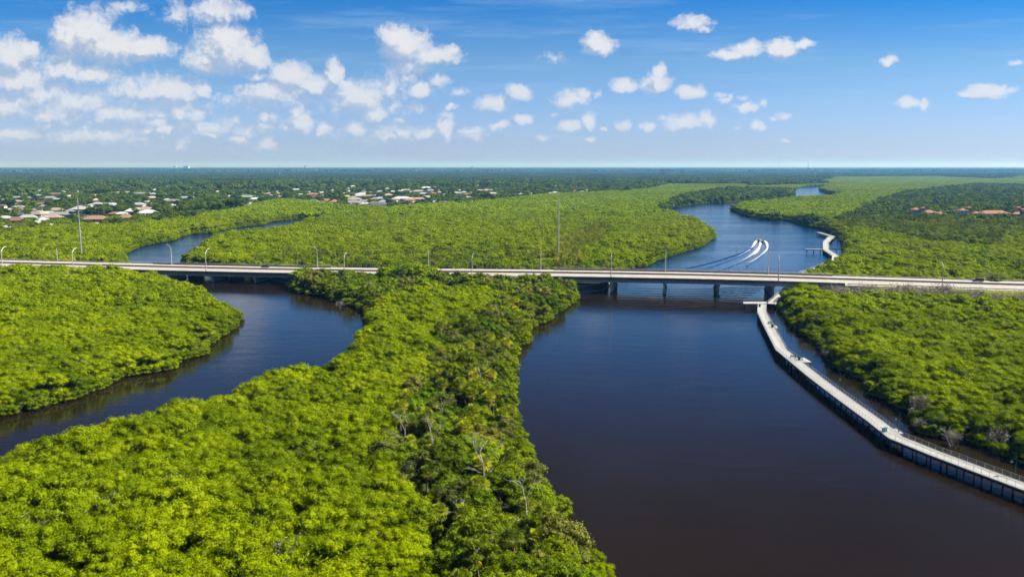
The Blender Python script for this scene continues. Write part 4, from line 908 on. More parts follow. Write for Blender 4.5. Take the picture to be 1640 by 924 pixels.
def crown_mesh(name, lobes, perlobe, size, mat, rng, core=.72, flat=.85, stray=.06, fill=None):
    Vs, Fs, off = [], [], 0
    for c, r in lobes:
        n = max(4, int(perlobe * (r ** 2)))
        d = rng.normal(0, 1, (n, 3)); d /= np.linalg.norm(d, axis=1)[:, None]; d[:, 2] = np.where(d[:, 2] < -.45, -d[:, 2] * .6, d[:, 2])
        k = r * rng.uniform(.88, 1.05, (n, 1)); k = np.where(rng.random((n, 1)) < stray, k * rng.uniform(1.05, 1.35, (n, 1)), k)
        k *= 1 + .14 * np.sin(d[:, :1] * 5 + c[0] * 3) * np.cos(d[:, 1:2] * 6 + c[1] * 2)
        P = np.array(c) + d * k * np.array([1, 1, flat])
        V, Fq = leafquads(P, d, size, rng); Vs.append(V); Fs.append(Fq + off); off += len(V)
        if core:
            iv, if_ = ico(); V = np.array(c) + iv * r * core * np.array([1, 1, flat * .9]); 
            Vs.append(V); f4 = np.concatenate([if_, if_[:, 2:3]], 1); Fs.append(np.concatenate([if_ + off, np.full((20, 1), -1)], 1)); off += 12
    # quads and the core triangles in one mesh
    V = np.concatenate(Vs).astype(np.float32); Fq = np.concatenate(Fs)
    tri = Fq[:, 3] < 0; cntf = np.where(tri, 3, 4).astype(np.int32); idx = Fq.ravel(); idx = idx[idx >= 0].astype(np.int32)
    me = bpy.data.meshes.new(name); me.vertices.add(len(V)); me.vertices.foreach_set('co', V.ravel()); me.loops.add(len(idx)); me.loops.foreach_set('vertex_index', idx)
    me.polygons.add(len(cntf)); st = np.concatenate([[0], np.cumsum(cntf)[:-1]]).astype(np.int32); me.polygons.foreach_set('loop_start', st); me.polygons.foreach_set('loop_total', cntf)
    me.update(calc_edges=True); me.materials.append(mat); return me
def dome_lobes(rng, n, R, z0, z1, r0, r1, skirt=6, flatp=.5):
    L = []
    for i in range(n):
        rr = R * math.sqrt((i + .5) / n) * .88; th = i * 2.39996 + rng.uniform(-.3, .3)
        zz = z0 + (z1 - z0) * (1 - (rr / R) ** 2) ** flatp * rng.uniform(.60, 1.12)
        L.append(((rr * math.cos(th), rr * math.sin(th), zz), rng.uniform(r0, r1)))
    for i in range(skirt):
        th = 2 * PI * i / skirt + rng.uniform(-.3, .3); L.append(((R * .78 * math.cos(th), R * .78 * math.sin(th), z0 * rng.uniform(.55, .85)), r1 * rng.uniform(.75, 1.0)))
    return L
def mangrove_crown(name, seed, lod, mat, R=3.3, top=5.6):
    rng = np.random.default_rng(seed)
    if lod == 0: L = dome_lobes(rng, 17, R, 2.8, top, .70, 1.40, 8); return crown_mesh(name, L, 135, .235, mat, rng, .74, flat=.8)
    if lod == 1: L = dome_lobes(rng, 11, R, 2.8, top, .85, 1.45, 6); return crown_mesh(name, L, 32, .50, mat, rng, .80, flat=.8)
    L = dome_lobes(rng, 6, R, 3.0, top, 1.2, 1.8, 3); return crown_mesh(name, L, 9, 1.0, mat, rng, .85, stray=.1)
def broad_crown(name, seed, lod, mat, R=4.0, z0=4.5, top=8.6):
    rng = np.random.default_rng(seed)
    if lod == 0: L = dome_lobes(rng, 26, R, z0, top, .75, 1.45, 10, .6); return crown_mesh(name, L, 78, .30, mat, rng, .70, stray=.12)
    if lod == 1: L = dome_lobes(rng, 13, R, z0, top, 1.1, 1.7, 6, .6); return crown_mesh(name, L, 26, .62, mat, rng, .74, stray=.12)
    L = dome_lobes(rng, 7, R, z0, top, 1.5, 2.2, 3, .7); return crown_mesh(name, L, 7, 1.3, mat, rng, .82, stray=.1)
def branchy(mb, rng, p, d, L, r, depth, spread=.6, m=0):
    q = p + d * L; mid = p.lerp(q, .5) + Vector(rng.normal(0, L * .06, 3)); mb.tube([p, mid, q], [r, r * .82, r * .62], 5, m, False)
    if depth <= 0: return [q]
    o = []
    for _ in range(2 if rng.random() < .7 else 3):
        nd = (d + Vector(rng.normal(0, spread, 3))); nd.z = max(nd.z, -.1); nd.normalize(); o += branchy(mb, rng, q, nd, L * rng.uniform(.55, .85), r * .58, depth - 1, spread, m)
    return o
def trunk_mesh(name, seed, h, r=.16, roots=True, mat='bark'):
    rng = np.random.default_rng(seed); mb = MB()
    mb.tube([(0, 0, -.5), (.1, .05, h * .5), (0, .1, h)], [r, r * .8, r * .4], 6)
    for i in range(4):
        th = i * 1.6 + rng.uniform(0, .5); mb.tube([(0, 0, h * .5), (math.cos(th) * h * .22, math.sin(th) * h * .22, h * .78), (math.cos(th) * h * .36, math.sin(th) * h * .36, h * .92)], [r * .6, r * .4, r * .2], 5)
    if roots:
        for i in range(7):
            th = i * .9 + rng.uniform(0, .4); R = rng.uniform(.9, 1.7); mb.tube([(0, 0, 1.3), (math.cos(th) * R * .6, math.sin(th) * R * .6, 1.0), (math.cos(th) * R, math.sin(th) * R, -.6)], [.06, .055, .04], 4)
    return mb.mesh(name, [M[mat]])
def palm_parts(seed, h=7.5, lod=0):
    rng = np.random.default_rng(seed); lean = rng.uniform(-1.0, 1.0, 2); tr = MB()
    pts = [Vector((lean[0] * (k / 5) ** 2, lean[1] * (k / 5) ** 2, -.4 + (h + .4) * k / 5)) for k in range(6)]
    tr.tube(pts, [.24, .19, .18, .18, .19, .22], 8 if lod == 0 else 5); top = pts[-1]
    def frond(mb, th, el, L, blade, nseg=9):
        d = Vector((math.cos(th) * math.cos(el), math.sin(th) * math.cos(el), math.sin(el))); side = Vector((-math.sin(th), math.cos(th), 0)); upv = side.cross(d) * -1
        upv = d.cross(side); pe = top + d * L + Vector((0, 0, -L * .12))
        mb.add([top - side * .03, top + side * .03, pe + side * .02, pe - side * .02], [(0, 1, 2, 3)])
        for k in range(nseg):   # the fan of pointed segments, drooping at the tips
            a = (k / (nseg - 1) - .5) * 3.9; a2 = .17 if lod == 0 else .33
            e1 = d * math.cos(a) + side * math.sin(a); dr = Vector((0, 0, -1)) * (.28 + .2 * abs(math.sin(a)))
            p1 = pe + e1 * blade * .55 + upv * .04 * (1 if k % 2 else -1); tip = pe + e1 * blade + dr * blade * .55
            w = side.cross(e1); w = (d * -math.sin(a) + side * math.cos(a)) * blade * a2 * .55
            mb.add([pe, p1 - w, tip, p1 + w], [(0, 1, 2, 3)])
    g = MB(); n = 26 if lod == 0 else 13
    for i in range(n):
        u = i / n; frond(g, i * 2.39996 + rng.uniform(-.2, .2), math.radians(78 - 95 * u + rng.uniform(-8, 8)), rng.uniform(.75, 1.1), rng.uniform(.85, 1.1), 11 if lod == 0 else 5)
    dd = MB()
    for i in range(9 if lod == 0 else 4): frond(dd, rng.uniform(0, 2 * PI), math.radians(rng.uniform(-75, -35)), rng.uniform(.5, .8), rng.uniform(.7, .95), 7 if lod == 0 else 4)
    return tr, g, dd
def pine_parts(seed, h=13.0, lod=0):
    rng = np.random.default_rng(seed); tr = MB(); pts = [Vector((rng.uniform(-.15, .15) * k, rng.uniform(-.15, .15) * k, -.4 + (h + .4) * k / 6)) for k in range(7)]
    tr.tube(pts, [.22, .20, .18, .15, .12, .08, .03], 7 if lod == 0 else 5); C = []
    for i in range(22 if lod == 0 else 10):
        u = rng.uniform(.48, 1.0); z = h * u; b = Vector((pts[int(u * 6 - .01)].x, pts[int(u * 6 - .01)].y, z)); th = i * 2.4 + rng.uniform(-.4, .4); L = (1.15 - u) * rng.uniform(3.2, 4.6) + .5
        q = b + Vector((math.cos(th) * L, math.sin(th) * L, L * rng.uniform(.1, .45))); tr.tube([b, b.lerp(q, .5) + Vector((0, 0, -.1)), q], [.06, .045, .02], 4)
        C += [(tuple(q), rng.uniform(.55, .95)), (tuple(b.lerp(q, .65)), rng.uniform(.4, .7))]
    return tr, C, rng
def needles(name, C, rng, n, mat, ln=.42):
    Vs, Fs, off = [], [], 0
    for c, r in C:
        m = int(n * r * r); d = rng.normal(0, 1, (m, 3)); d /= np.linalg.norm(d, axis=1)[:, None]; d[:, 2] = np.abs(d[:, 2]) * .8 - .15
        P = np.array(c) + d * r * rng.uniform(.2, .8, (m, 1)); w = np.cross(d, rng.normal(0, 1, (m, 3))); w /= np.linalg.norm(w, axis=1)[:, None] + 1e-9
        Q = P + d * ln * rng.uniform(.7, 1.2, (m, 1)); w = w * ln * .22
        Vs.append(np.stack([P - w * .5, P + w * .5, Q + w, Q - w], 1).reshape(-1, 3)); Fs.append(np.arange(4 * m).reshape(m, 4) + off); off += 4 * m
    return mesh_np(name, np.concatenate(Vs), np.concatenate(Fs), [mat])

V_ = {}   # kind -> list of variants; a variant is [(part name, mesh), ...]
def reg(kind, parts): V_.setdefault(kind, []).append(parts)
for s_ in range(6): reg('mangrove0', [('crown', mangrove_crown('crown', 10 + s_, 0, M['mangrove'], 3.1 + .15 * s_, 5.2 + .22 * s_)), ('trunk', trunk_mesh('trunk', s_, 4.6))])
for s_ in range(3): reg('bank0', [('crown', mangrove_crown('crown', 20 + s_, 0, M['mangrove_bank'], 3.0, 4.8 + .2 * s_)), ('trunk', trunk_mesh('trunk', 5 + s_, 4.2))])
for s_ in range(4): reg('mangrove1', [('crown', mangrove_crown('crown', 30 + s_, 1, M['mangrove'], 3.2, 5.2 + .3 * s_))])
for s_ in range(2): reg('bank1', [('crown', mangrove_crown('crown', 36 + s_, 1, M['mangrove_bank'], 3.0, 5.0))])
for s_ in range(3): reg('mangrove2', [('crown', mangrove_crown('crown', 40 + s_, 2, M['farmarsh'], 3.4, 5.2))])
for s_ in range(4): reg('broad0', [('crown', broad_crown('crown', 50 + s_, 0, M[('broad', 'broad_lit', 'olive', 'broad')[s_]], 3.4 + .3 * s_, 3.6, 6.8 + .5 * s_)), ('trunk', trunk_mesh('trunk', 60 + s_, 6, .2, False))])
for s_ in range(4): reg('broad1', [('crown', broad_crown('crown', 70 + s_, 1, M[('broad', 'broad_lit', 'olive', 'broad')[s_]], 3.8, 4.2, 7.6 + .4 * s_)), ('trunk', trunk_mesh('trunk', 60 + s_, 6, .22, False))])
for s_ in range(4): reg('suburb2', [('crown', broad_crown('crown', 80 + s_, 2, M['suburb'], 3.6 + .4 * s_, 3.6, 7.0 + .6 * s_))])
for s_ in range(3): reg('suburb1', [('crown', broad_crown('crown', 90 + s_, 1, M['suburb'], 4.0 + .3 * s_, 4.0, 8.0 + .5 * s_)), ('trunk', trunk_mesh('trunk', 95 + s_, 6.5, .28, False))])
for s_ in range(4):
    tr, g, dd = palm_parts(100 + s_, 5.2 + .55 * s_, 0); reg('palm0', [('crown', g.mesh('crown', [M['palm']])), ('dead_frond_skirt', dd.mesh('dead_frond_skirt', [M['palm_dead']])), ('trunk', tr.mesh('trunk', [M['bark']]))])
for s_ in range(3):
    tr, g, dd = palm_parts(110 + s_, 6.5 + .8 * s_, 1); reg('palm1', [('crown', g.mesh('crown', [M['palm']])), ('dead_frond_skirt', dd.mesh('dead_frond_skirt', [M['palm_dead']])), ('trunk', tr.mesh('trunk', [M['bark']]))])
for s_ in range(3):
    tr, C, rng = pine_parts(120 + s_, 11.5 + s_, 0); reg('pine0', [('crown', needles('crown', C, rng, 240, M['pine'])), ('trunk', tr.mesh('trunk', [M['bark']]))])
for s_ in range(3):
    tr, C, rng = pine_parts(126 + s_, 11.0 + s_, 1); reg('pine1', [('crown', needles('crown', C, rng, 60, M['pine'], .8)), ('trunk', tr.mesh('trunk', [M['bark']]))])
for s_ in range(3):   # dry bare shrub
    rng = np.random.default_rng(140 + s_); mb = MB(); tips = []
    for k in range(6): tips += branchy(mb, rng, Vector((rng.uniform(-.5, .5), rng.uniform(-.5, .5), -.3)), Vector((rng.uniform(-.5, .5), rng.uniform(-.5, .5), 1)).normalized(), 1.5, .05, 3, .45)
    P = np.array([tuple(t) for t in tips]); P = np.repeat(P, 12, 0) + rng.normal(0, .36, (len(P) * 12, 3)); v, f = leafquads(P, rng.normal(0, 1, P.shape), .36, rng, (.12, .3))
    reg('dry0', [('crown', mesh_np('crown', v, f, [M['twigs']])), ('trunk', mb.mesh('trunk', [M['twigs']]))])
def patch(name, seed, ext, n, mat, r0, r1, h0, h1, per, size, two=None, p2=.0):
    rng = np.random.default_rng(seed); L = []
    for i in range(n):
        x, y = rng.uniform(-ext / 2, ext / 2, 2); h = rng.uniform(h0, h1); r = rng.uniform(r0, r1); L.append(((x, y, h - r * .85), r))
        if rng.random() < .7: a = rng.uniform(0, 6.28); L.append(((x + math.cos(a) * r * .8, y + math.sin(a) * r * .8, h - r * 1.5), r * .8))
    return crown_mesh(name, L, per, size, mat, rng, .88, stray=.05)
for s_ in range(4): reg('patchA', [('crown', patch('crown', 150 + s_, 60, 34, M['farwood'], 2.8, 6.8, 5, 13.5, 2.2, 2.6))])
for s_ in range(3): reg('patchM', [('crown', patch('crown', 160 + s_, 60, 120, M['farmarsh'], 2.5, 4.0, 5.2, 6.6, 1.6, 2.2))])
for s_ in range(4): reg('patchB', [('crown', patch('crown', 170 + s_, 300, 150, M['farwood'], 9, 20, 8, 20, .2, 8))])

HID = bpy.data.collections.new('plant_variants')   # sources of the instanced stuff, not linked into the scene
def instancer(name, pts, rot, scl, var, kinds, label, cat):
    """one stuff object: a copy of a variant's joined meshes on every point"""
    c = bpy.data.collections.new(name + '_sources'); k = 0
    for kind in kinds:
        for parts in V_[kind]:
            k += 1
            if len(parts) == 1: me = parts[0][1]
            else:
                import bmesh
                bm = bmesh.new(); mats = []; 
                for pn, me_ in parts:
                    n0 = len(bm.faces); bm.from_mesh(me_); bm.faces.ensure_lookup_table(); mi = len(mats); mats.append(me_.materials[0])
                    for f in bm.faces[n0:]: f.material_index = mi
                me = bpy.data.meshes.new('plant_source'); bm.to_mesh(me); bm.free(); [me.materials.append(q) for q in mats]
            o = bpy.data.objects.new(f'plant_source_{name}_{k:03d}', me); c.objects.link(o)
    me = bpy.data.meshes.new(name); n = len(pts); me.vertices.add(n); me.vertices.foreach_set('co', np.asarray(pts, np.float32).ravel())
    for an, tp, arr in (('rotz', 'FLOAT', rot), ('size', 'FLOAT', scl), ('variant', 'INT', var)):
        a = me.attributes.new(an, tp, 'POINT'); a.data.foreach_set('value', np.asarray(arr, np.float32 if tp == 'FLOAT' else np.int32))
    o = link(name, me); tag(o, label, cat, kind='stuff')
    ng = bpy.data.node_groups.new(name + '_scatter', 'GeometryNodeTree'); ng.interface.new_socket('Geometry', in_out='INPUT', socket_type='NodeSocketGeometry'); ng.interface.new_socket('Geometry', in_out='OUTPUT', socket_type='NodeSocketGeometry')
    gi = ng.nodes.new('NodeGroupInput'); go = ng.nodes.new('NodeGroupOutput'); ip = ng.nodes.new('GeometryNodeInstanceOnPoints'); ci = ng.nodes.new('GeometryNodeCollectionInfo')
    ci.inputs['Collection'].default_value = c; ci.inputs['Separate Children'].default_value = True; ci.inputs['Reset Children'].default_value = True
    def na(nm, dt):
        q = ng.nodes.new('GeometryNodeInputNamedAttribute'); q.data_type = dt; q.inputs[0].default_value = nm; return [s for s in q.outputs if s.enabled and s.name == 'Attribute'][0]
    cx = ng.nodes.new('ShaderNodeCombineXYZ'); ng.links.new(na('rotz', 'FLOAT'), cx.inputs[2]); er = ng.nodes.new('FunctionNodeEulerToRotation'); ng.links.new(cx.outputs[0], er.inputs[0])
    ng.links.new(gi.outputs[0], ip.inputs['Points']); ng.links.new(ci.outputs[0], ip.inputs['Instance']); ip.inputs['Pick Instance'].default_value = True
    ng.links.new(na('variant', 'INT'), ip.inputs['Instance Index']); ng.links.new(er.outputs[0], ip.inputs['Rotation']); ng.links.new(na('size', 'FLOAT'), ip.inputs['Scale'])
    ng.links.new(ip.outputs[0], go.inputs[0]); md = o.modifiers.new('scatter', 'NODES'); md.node_group = ng
    return o

# ---- where things grow
def vnoise(x, y, s, seed):
    r = np.random.default_rng(seed); T = r.random((64, 64)); u, v = x / s, y / s; i, j = np.floor(u).astype(int), np.floor(v).astype(int); fu, fv = u - i, v - j; fu = fu * fu * (3 - 2 * fu); fv = fv * fv * (3 - 2 * fv)
    g = lambda a, b: T[a % 64, b % 64]
    return (g(i, j) * (1 - fu) + g(i + 1, j) * fu) * (1 - fv) + (g(i, j + 1) * (1 - fu) + g(i + 1, j + 1) * fu) * fv
def grid(d0, d1, sp_, jit=.42, seed=1, ang_=.86):
    r = np.random.default_rng(seed); x = np.arange(-d1 * .68, d1 * .68 + sp_, sp_); y = np.arange(max(60, d0 * .72), d1 + sp_, sp_ * .9)
    X, Y = np.meshgrid(x, y); X = X + (np.arange(len(y)) % 2 * sp_ / 2)[:, None]; X = X.ravel() + r.uniform(-jit, jit, X.size) * sp_; Y = Y.ravel() + r.uniform(-jit, jit, Y.size) * sp_
    dd = np.hypot(X, Y); k = (dd >= d0) & (dd < d1) & (np.abs(X) < Y * ang_ + 14); return X[k], Y[k]
ZONE = {
 'strip': [(712, 1000), (700, 924), (655, 800), (606, 719), (640, 650), (687, 602), (690, 536), (774, 500), (812, 478), (780, 463), (700, 458), (640, 470), (600, 494), (560, 500), (450, 470), (450, 415), (990, 425), (990, 1000)],
 'darkR': [(1343, 355), (1400, 325), (1450, 309), (1500, 303), (1560, 296), (1600, 288), (1900, 278), (1900, 378), (1640, 377), (1590, 379), (1612, 396), (1553, 394), (1463, 386), (1445, 377), (1395, 369), (1343, 367)],
 'bandN': [(1058, 334), (1080, 319), (1110, 311), (1150, 304), (1180, 302), (1272, 304), (1272, 318), (1190, 326), (1060, 341)],
 'palmB': [(885, 402), (905, 386), (945, 368), (960, 360), (978, 366), (962, 384), (935, 402), (935, 425), (905, 428), (885, 415)],
 'bandB': [(400, 412), (440, 397), (530, 398), (640, 402), (800, 400), (860, 402), (885, 430), (400, 430)],
 'pinesN': [(1200, 296), (1215, 288), (1290, 284), (1323, 286), (1324, 295), (1290, 297), (1200, 299)],
 'darkW': [(1335, 380), (1345, 362), (1290, 350), (1228, 345), (1228, 356), (1330, 380)],
}
EDGE = np.array([(-400, 400), (0, 379), (50, 368), (100, 363), (130, 359.5), (170, 362), (240, 357.5), (300, 350), (330, 345), (400, 332), (420, 325), (460, 320.5), (500, 325), (560, 331), (600, 333.5), (620, 334), (700, 327), (760, 324.5), (830, 317.5), (880, 312), (960, 308.7), (1000, 307.5), (1040, 303), (1062, 298), (1070, 295.5), (1240, 296.5), (1300, 291), (1330, 283), (1500, 282), (1590, 286), (1640, 281), (1900, 281)], float)
def classify(X, Y):
    px, py = proj(X, Y, 4.5); z = np.zeros(len(X), int)      # 0 nothing 1 mangrove 2 strip mix 3 suburb/wood 4 dark wood right 5 palm band 6 bank band
    z[:] = np.where(py > np.interp(px, EDGE[:, 0], EDGE[:, 1]), 1, 3)
    z[inpoly(px, py, ZONE['strip']) & (z == 1)] = 2
    z[inpoly(px, py, ZONE['darkR'])] = 4; z[inpoly(px, py, ZONE['bandN'])] = 6; z[inpoly(px, py, ZONE['palmB'])] = 5; z[inpoly(px, py, ZONE['pinesN'])] = 7
    z[inpoly(px, py, ZONE['bandB'])] = 8; z[inpoly(px, py, ZONE['darkW'])] = 9
    wet = inpoly(X, Y, w1) | inpoly(X, Y, w2); z[wet] = 0
    # road corridor
    rx, ry = X - O.x, Y - O.y; s = rx * D.x + ry * D.y; t = rx * Nn.x + ry * Nn.y
    z[(t > -3.2) & (t < RW + 3.5)] = 0
    z[(t > -8.5) & (t < RW + 3) & (s > SR1 + 8)] = 0
    z[(s > SR1 - 12) & (s < SR1 + 8) & (t > -4) & (t < RW + 3)] = 0
    z[(s > SL0 - 400) & (s < SL0) & (t > -4.2) & (t < RW + 5)] = 0
    for E_, Q_ in WALKS:
        poly = [tuple(p) for p in E_] + [tuple(p) for p in reversed(Q_)]; dd = dist_poly(X, Y, poly); z[(dd < 3.0) | inpoly(X, Y, poly)] = 0
    return z, px, py, s, t
IND, STF = {}, {}     # individuals / stuff by kind: list of (x, y, z, rot, scale, kind, variant, px, py)
def put(dst, kind, x, y, z, sc_, px, py, r):
    n = len(V_[kind]); dst.append((x, y, z, r.uniform(0, 6.283), sc_, kind, r.randrange(n), px, py))
ALL = {k: [] for k in ('mangrove', 'broad', 'palm', 'pine', 'suburb', 'dry')}
def hwater(X, Y): return np.minimum(dist_poly(X, Y, w1), dist_poly(X, Y, w2))
rr = random.Random(99)
# near and middle ground
for d0, d1, sp_, lod, sd in ((0, 350, 4.15, 0, 1), (350, 1000, 4.3, 1, 2)):
    X, Y = grid(d0, d1, sp_, seed=sd); z, px, py, s, t = classify(X, Y); k = z > 0; X, Y, z, px, py, s, t = (q[k] for q in (X, Y, z, px, py, s, t)); dw = hwater(X, Y)
    k = dw > 1.7; X, Y, z, px, py, s, t, dw = (q[k] for q in (X, Y, z, px, py, s, t, dw)); un = vnoise(X, Y, 16, 5) * .6 + vnoise(X, Y, 42, 6) * .5; gp = vnoise(X, Y, 9, 8)
    for i in range(len(X)):
        x, y, zz = float(X[i]), float(Y[i]), int(z[i]); p = (float(px[i]), float(py[i])); q = rr.random()
        if zz == 1:
            if gp[i] < .07: continue
            bank = dw[i] < 5.5 and q < .55 or q < .035
            sc_ = (.78 + .40 * un[i]) * rr.uniform(.76, 1.24) * (.82 if dw[i] < 3 else 1)
            if t[i] < 0 and t[i] > -22 and s[i] < SL0 + 10: sc_ *= 1.18
            if -18 < t[i] < 0 and s[i] > SR1 - 12:
                if q > .42: continue
                sc_ *= .66
            if sp_ > 4.1 and y > 700: sc_ *= 1.05
            put(ALL['mangrove'], ('bank%d' if bank else 'mangrove%d') % lod, x, y, .2, sc_, *p, rr)
        elif zz in (2, 5, 8, 9, 4, 6, 7):
            if zz == 2:
                wood = p[1] < 492
                if q < (.05 if wood else .27): put(ALL['palm'], 'palm%d' % lod, x, y, .3, rr.uniform(.85, 1.18), *p, rr)
                elif q < .36 and not wood: put(ALL['mangrove'], 'bank%d' % lod, x, y, .2, rr.uniform(.85, 1.1), *p, rr)
                else:
                    sc_ = rr.uniform(.68, 1.0) * (.85 if dw[i] < 4 else 1)
                    if -14 < t[i] < 0 and SL1 - 10 < s[i] < SR0 + 6: sc_ = rr.choice((.85, 1.15, 1.5)) * rr.uniform(.9, 1.1) if 600 < p[0] < 700 else rr.uniform(.8, 1.18)
                    if rr.random() < .8: put(ALL['broad'], 'broad%d' % lod, x, y, .2, sc_, *p, rr)
            elif zz == 5: put(ALL['palm'], 'palm%d' % lod, x, y, .3, rr.uniform(.9, 1.25), *p, rr) if q < .72 else put(ALL['mangrove'], 'bank%d' % lod, x, y, .2, rr.uniform(.6, .8), *p, rr)
            elif zz == 8: put(ALL['broad'], 'broad%d' % lod, x, y, .2, rr.uniform(.6, .85), *p, rr) if q < .55 else put(ALL['mangrove'], 'mangrove%d' % lod, x, y, .2, rr.uniform(.85, 1.1), *p, rr)
            elif zz == 9: put(ALL['broad'], 'broad%d' % lod, x, y, .2, rr.uniform(.6, .8), *p, rr) if q < .5 else put(ALL['mangrove'], 'bank%d' % lod, x, y, .2, rr.uniform(.8, 1.1), *p, rr)
            elif zz in (4, 6):
                if q < .12: put(ALL['palm'], 'palm1', x, y, .3, rr.uniform(.8, 1.1), *p, rr)
                elif q < .24 and zz == 4: put(ALL['pine'], 'pine1', x, y, .2, rr.uniform(.75, 1.0), *p, rr)
                elif q < .85: put(ALL['broad'], 'broad1', x, y, .2, rr.uniform(.7, 1.1), *p, rr)
        elif zz == 3:
            hw = [(h[2], h[3]) for h in HP if abs(h[0] - p[0]) < h[4] / h[3] * F * .6 and 0 < h[3] - y < 75]
            if hw: continue
            if q < .5: put(ALL['broad'], 'broad%d' % lod, x, y, .2, rr.uniform(.7, 1.05), *p, rr)
# low growth hanging over the water all along the banks
for wp in (w1, w2):
    P_ = []
    for i in range(len(wp)):
        a, b = wp[i], wp[(i + 1) % len(wp)]; Ls = (b - a).length; n = max(1, int(Ls / 2.3)); P_ += [a.lerp(b, (k + .5) / n) for k in range(n)]
    X = np.array([p.x + rr.uniform(-.8, .8) for p in P_]); Y = np.array([p.y + rr.uniform(-1.0, 1.0) for p in P_]); k = (Y > 70) & (Y < 2200) & (np.abs(X) < Y * .75 + 14); X, Y = X[k], Y[k]
    z, px, py, s, t = classify(X, Y)
    rx, ry = X - O.x, Y - O.y; s = rx * D.x + ry * D.y; t = rx * Nn.x + ry * Nn.y
    for i in range(len(X)):
        if -2.5 < t[i] < RW + 2.5: continue
        E_, Q_ = WALKS[0]; dd = min(float(dist_poly(np.array([X[i]]), np.array([Y[i]]), [tuple(q) for q in e_] + [tuple(q) for q in reversed(q_)])[0]) for e_, q_ in WALKS)
        if dd < 2.6: continue
        d = math.hypot(X[i], Y[i]); lod = 0 if d < 350 else 1
        put(ALL['mangrove'], ('bank%d' if rr.random() < .6 else 'mangrove%d') % lod, float(X[i]), float(Y[i]), -.3 * rr.random(), rr.uniform(.34, .58), float(px[i]), float(py[i]), rr)
# 1000 to 3000 m: suburb, marsh, woods
hx = np.array([(h[0], h[1], h[4], h[2], h[3]) for h in HP])
X, Y = grid(900, 3000, 8.6, seed=3); z, px, py, s, t = classify(X, Y); k = (z > 0) & ~((z == 1) & (np.hypot(X, Y) < 1000)); X, Y, z, px, py = (q[k] for q in (X, Y, z, px, py)); dens = vnoise(X, Y, 60, 14) * .6 + vnoise(X, Y, 23, 15) * .4; tall = vnoise(X, Y, 90, 16)
for i in range(len(X)):
    x, y, zz = float(X[i]), float(Y[i]), int(z[i]); p = (float(px[i]), float(py[i])); q = rr.random()
    if zz == 3:
        if y < 1000 and q > .9: continue
        d2 = np.hypot(hx[:, 3] - x, hx[:, 4] - y); near = d2.min()
        if near < 10: continue
        # yards and streets in front of a house stay open, with low planting
        m_ = (np.abs(hx[:, 0] - p[0]) < hx[:, 2] * .62 / hx[:, 4] * F) & (hx[:, 4] > y) & (hx[:, 4] - y < 190)
        low = bool(m_.any())
        if low and q < (.66 if y > 1250 else .48): continue
        built = p[0] < 1000 and (d2 < 110).sum() > 1
        if built and not low and dens[i] < .46: continue
        sc_ = (.70 + .7 * tall[i]) * rr.choice((.7, .85, 1.0, 1.25, 1.5))
        if built: sc_ = min(sc_ * .85, 1.1)
        if low: sc_ = min(sc_, 1.0) * .46
        if q > .93 and y < 1800: put(ALL['palm'], 'palm1', x, y, .3, rr.uniform(.9, 1.3) * (.6 if low else 1), *p, rr)
        elif y < 1500: put(ALL['suburb'], 'suburb1', x, y, .2, sc_, *p, rr)
        else: put(ALL['suburb'], 'suburb2', x, y, .2, sc_ * 1.1, *p, rr)
    elif zz in (1,):
        put(ALL['mangrove'], 'mangrove2', x, y, .2, rr.uniform(1.1, 1.5), *p, rr)
        put(ALL['mangrove'], 'mangrove2', x + rr.uniform(2, 5), y + rr.uniform(2, 5), .2, rr.uniform(.9, 1.2), *p, rr)
    elif zz in (4, 6, 7, 9, 2, 8, 5):
        if q < .12 and zz != 7: put(ALL['palm'], 'palm1', x, y, .3, rr.uniform(.9, 1.2), *p, rr)
        else: put(ALL['suburb'], 'suburb2', x, y, .2, rr.uniform(.85, 1.35) * (1.35 if zz == 7 else 1), *p, rr)
        if zz in (4, 6) and rr.random() < .6: put(ALL['suburb'], 'suburb2', x + 4, y + 3, .2, rr.uniform(.6, .9), *p, rr)
FAR = []; 
X, Y = grid(2960, 9000, 56, seed=4); px, py = proj(X, Y, 6); mz = py > np.interp(px, EDGE[:, 0], EDGE[:, 1]); wet = inpoly(X, Y, w2); r = np.random.default_rng(8)
fv = vnoise(X, Y, 210, 31) * .6 + vnoise(X, Y, 90, 32) * .4
FAR_A = [(X[i], Y[i], 0.0, r.uniform(0, 6.28), r.uniform(.9, 1.15), (4 + r.integers(3)) if mz[i] else r.integers(4)) for i in range(len(X)) if not wet[i] and (mz[i] or fv[i] > .20)]
X, Y = grid(8900, 40000, 290, seed=5)
FAR_B = [(X[i], Y[i], 0.0, r.uniform(0, 6.28), r.choice([.7, .85, 1.0, 1.15, 1.7]), 7 + r.integers(4)) for i in range(len(X))]
fa = FAR_A + FAR_B
instancer('distant_woods', [q[:3] for q in fa], [q[3] for q in fa], [q[4] for q in fa], [q[5] for q in fa], ['patchA', 'patchM', 'patchB'], 'blue green woods reaching to the flat horizon', 'woods')

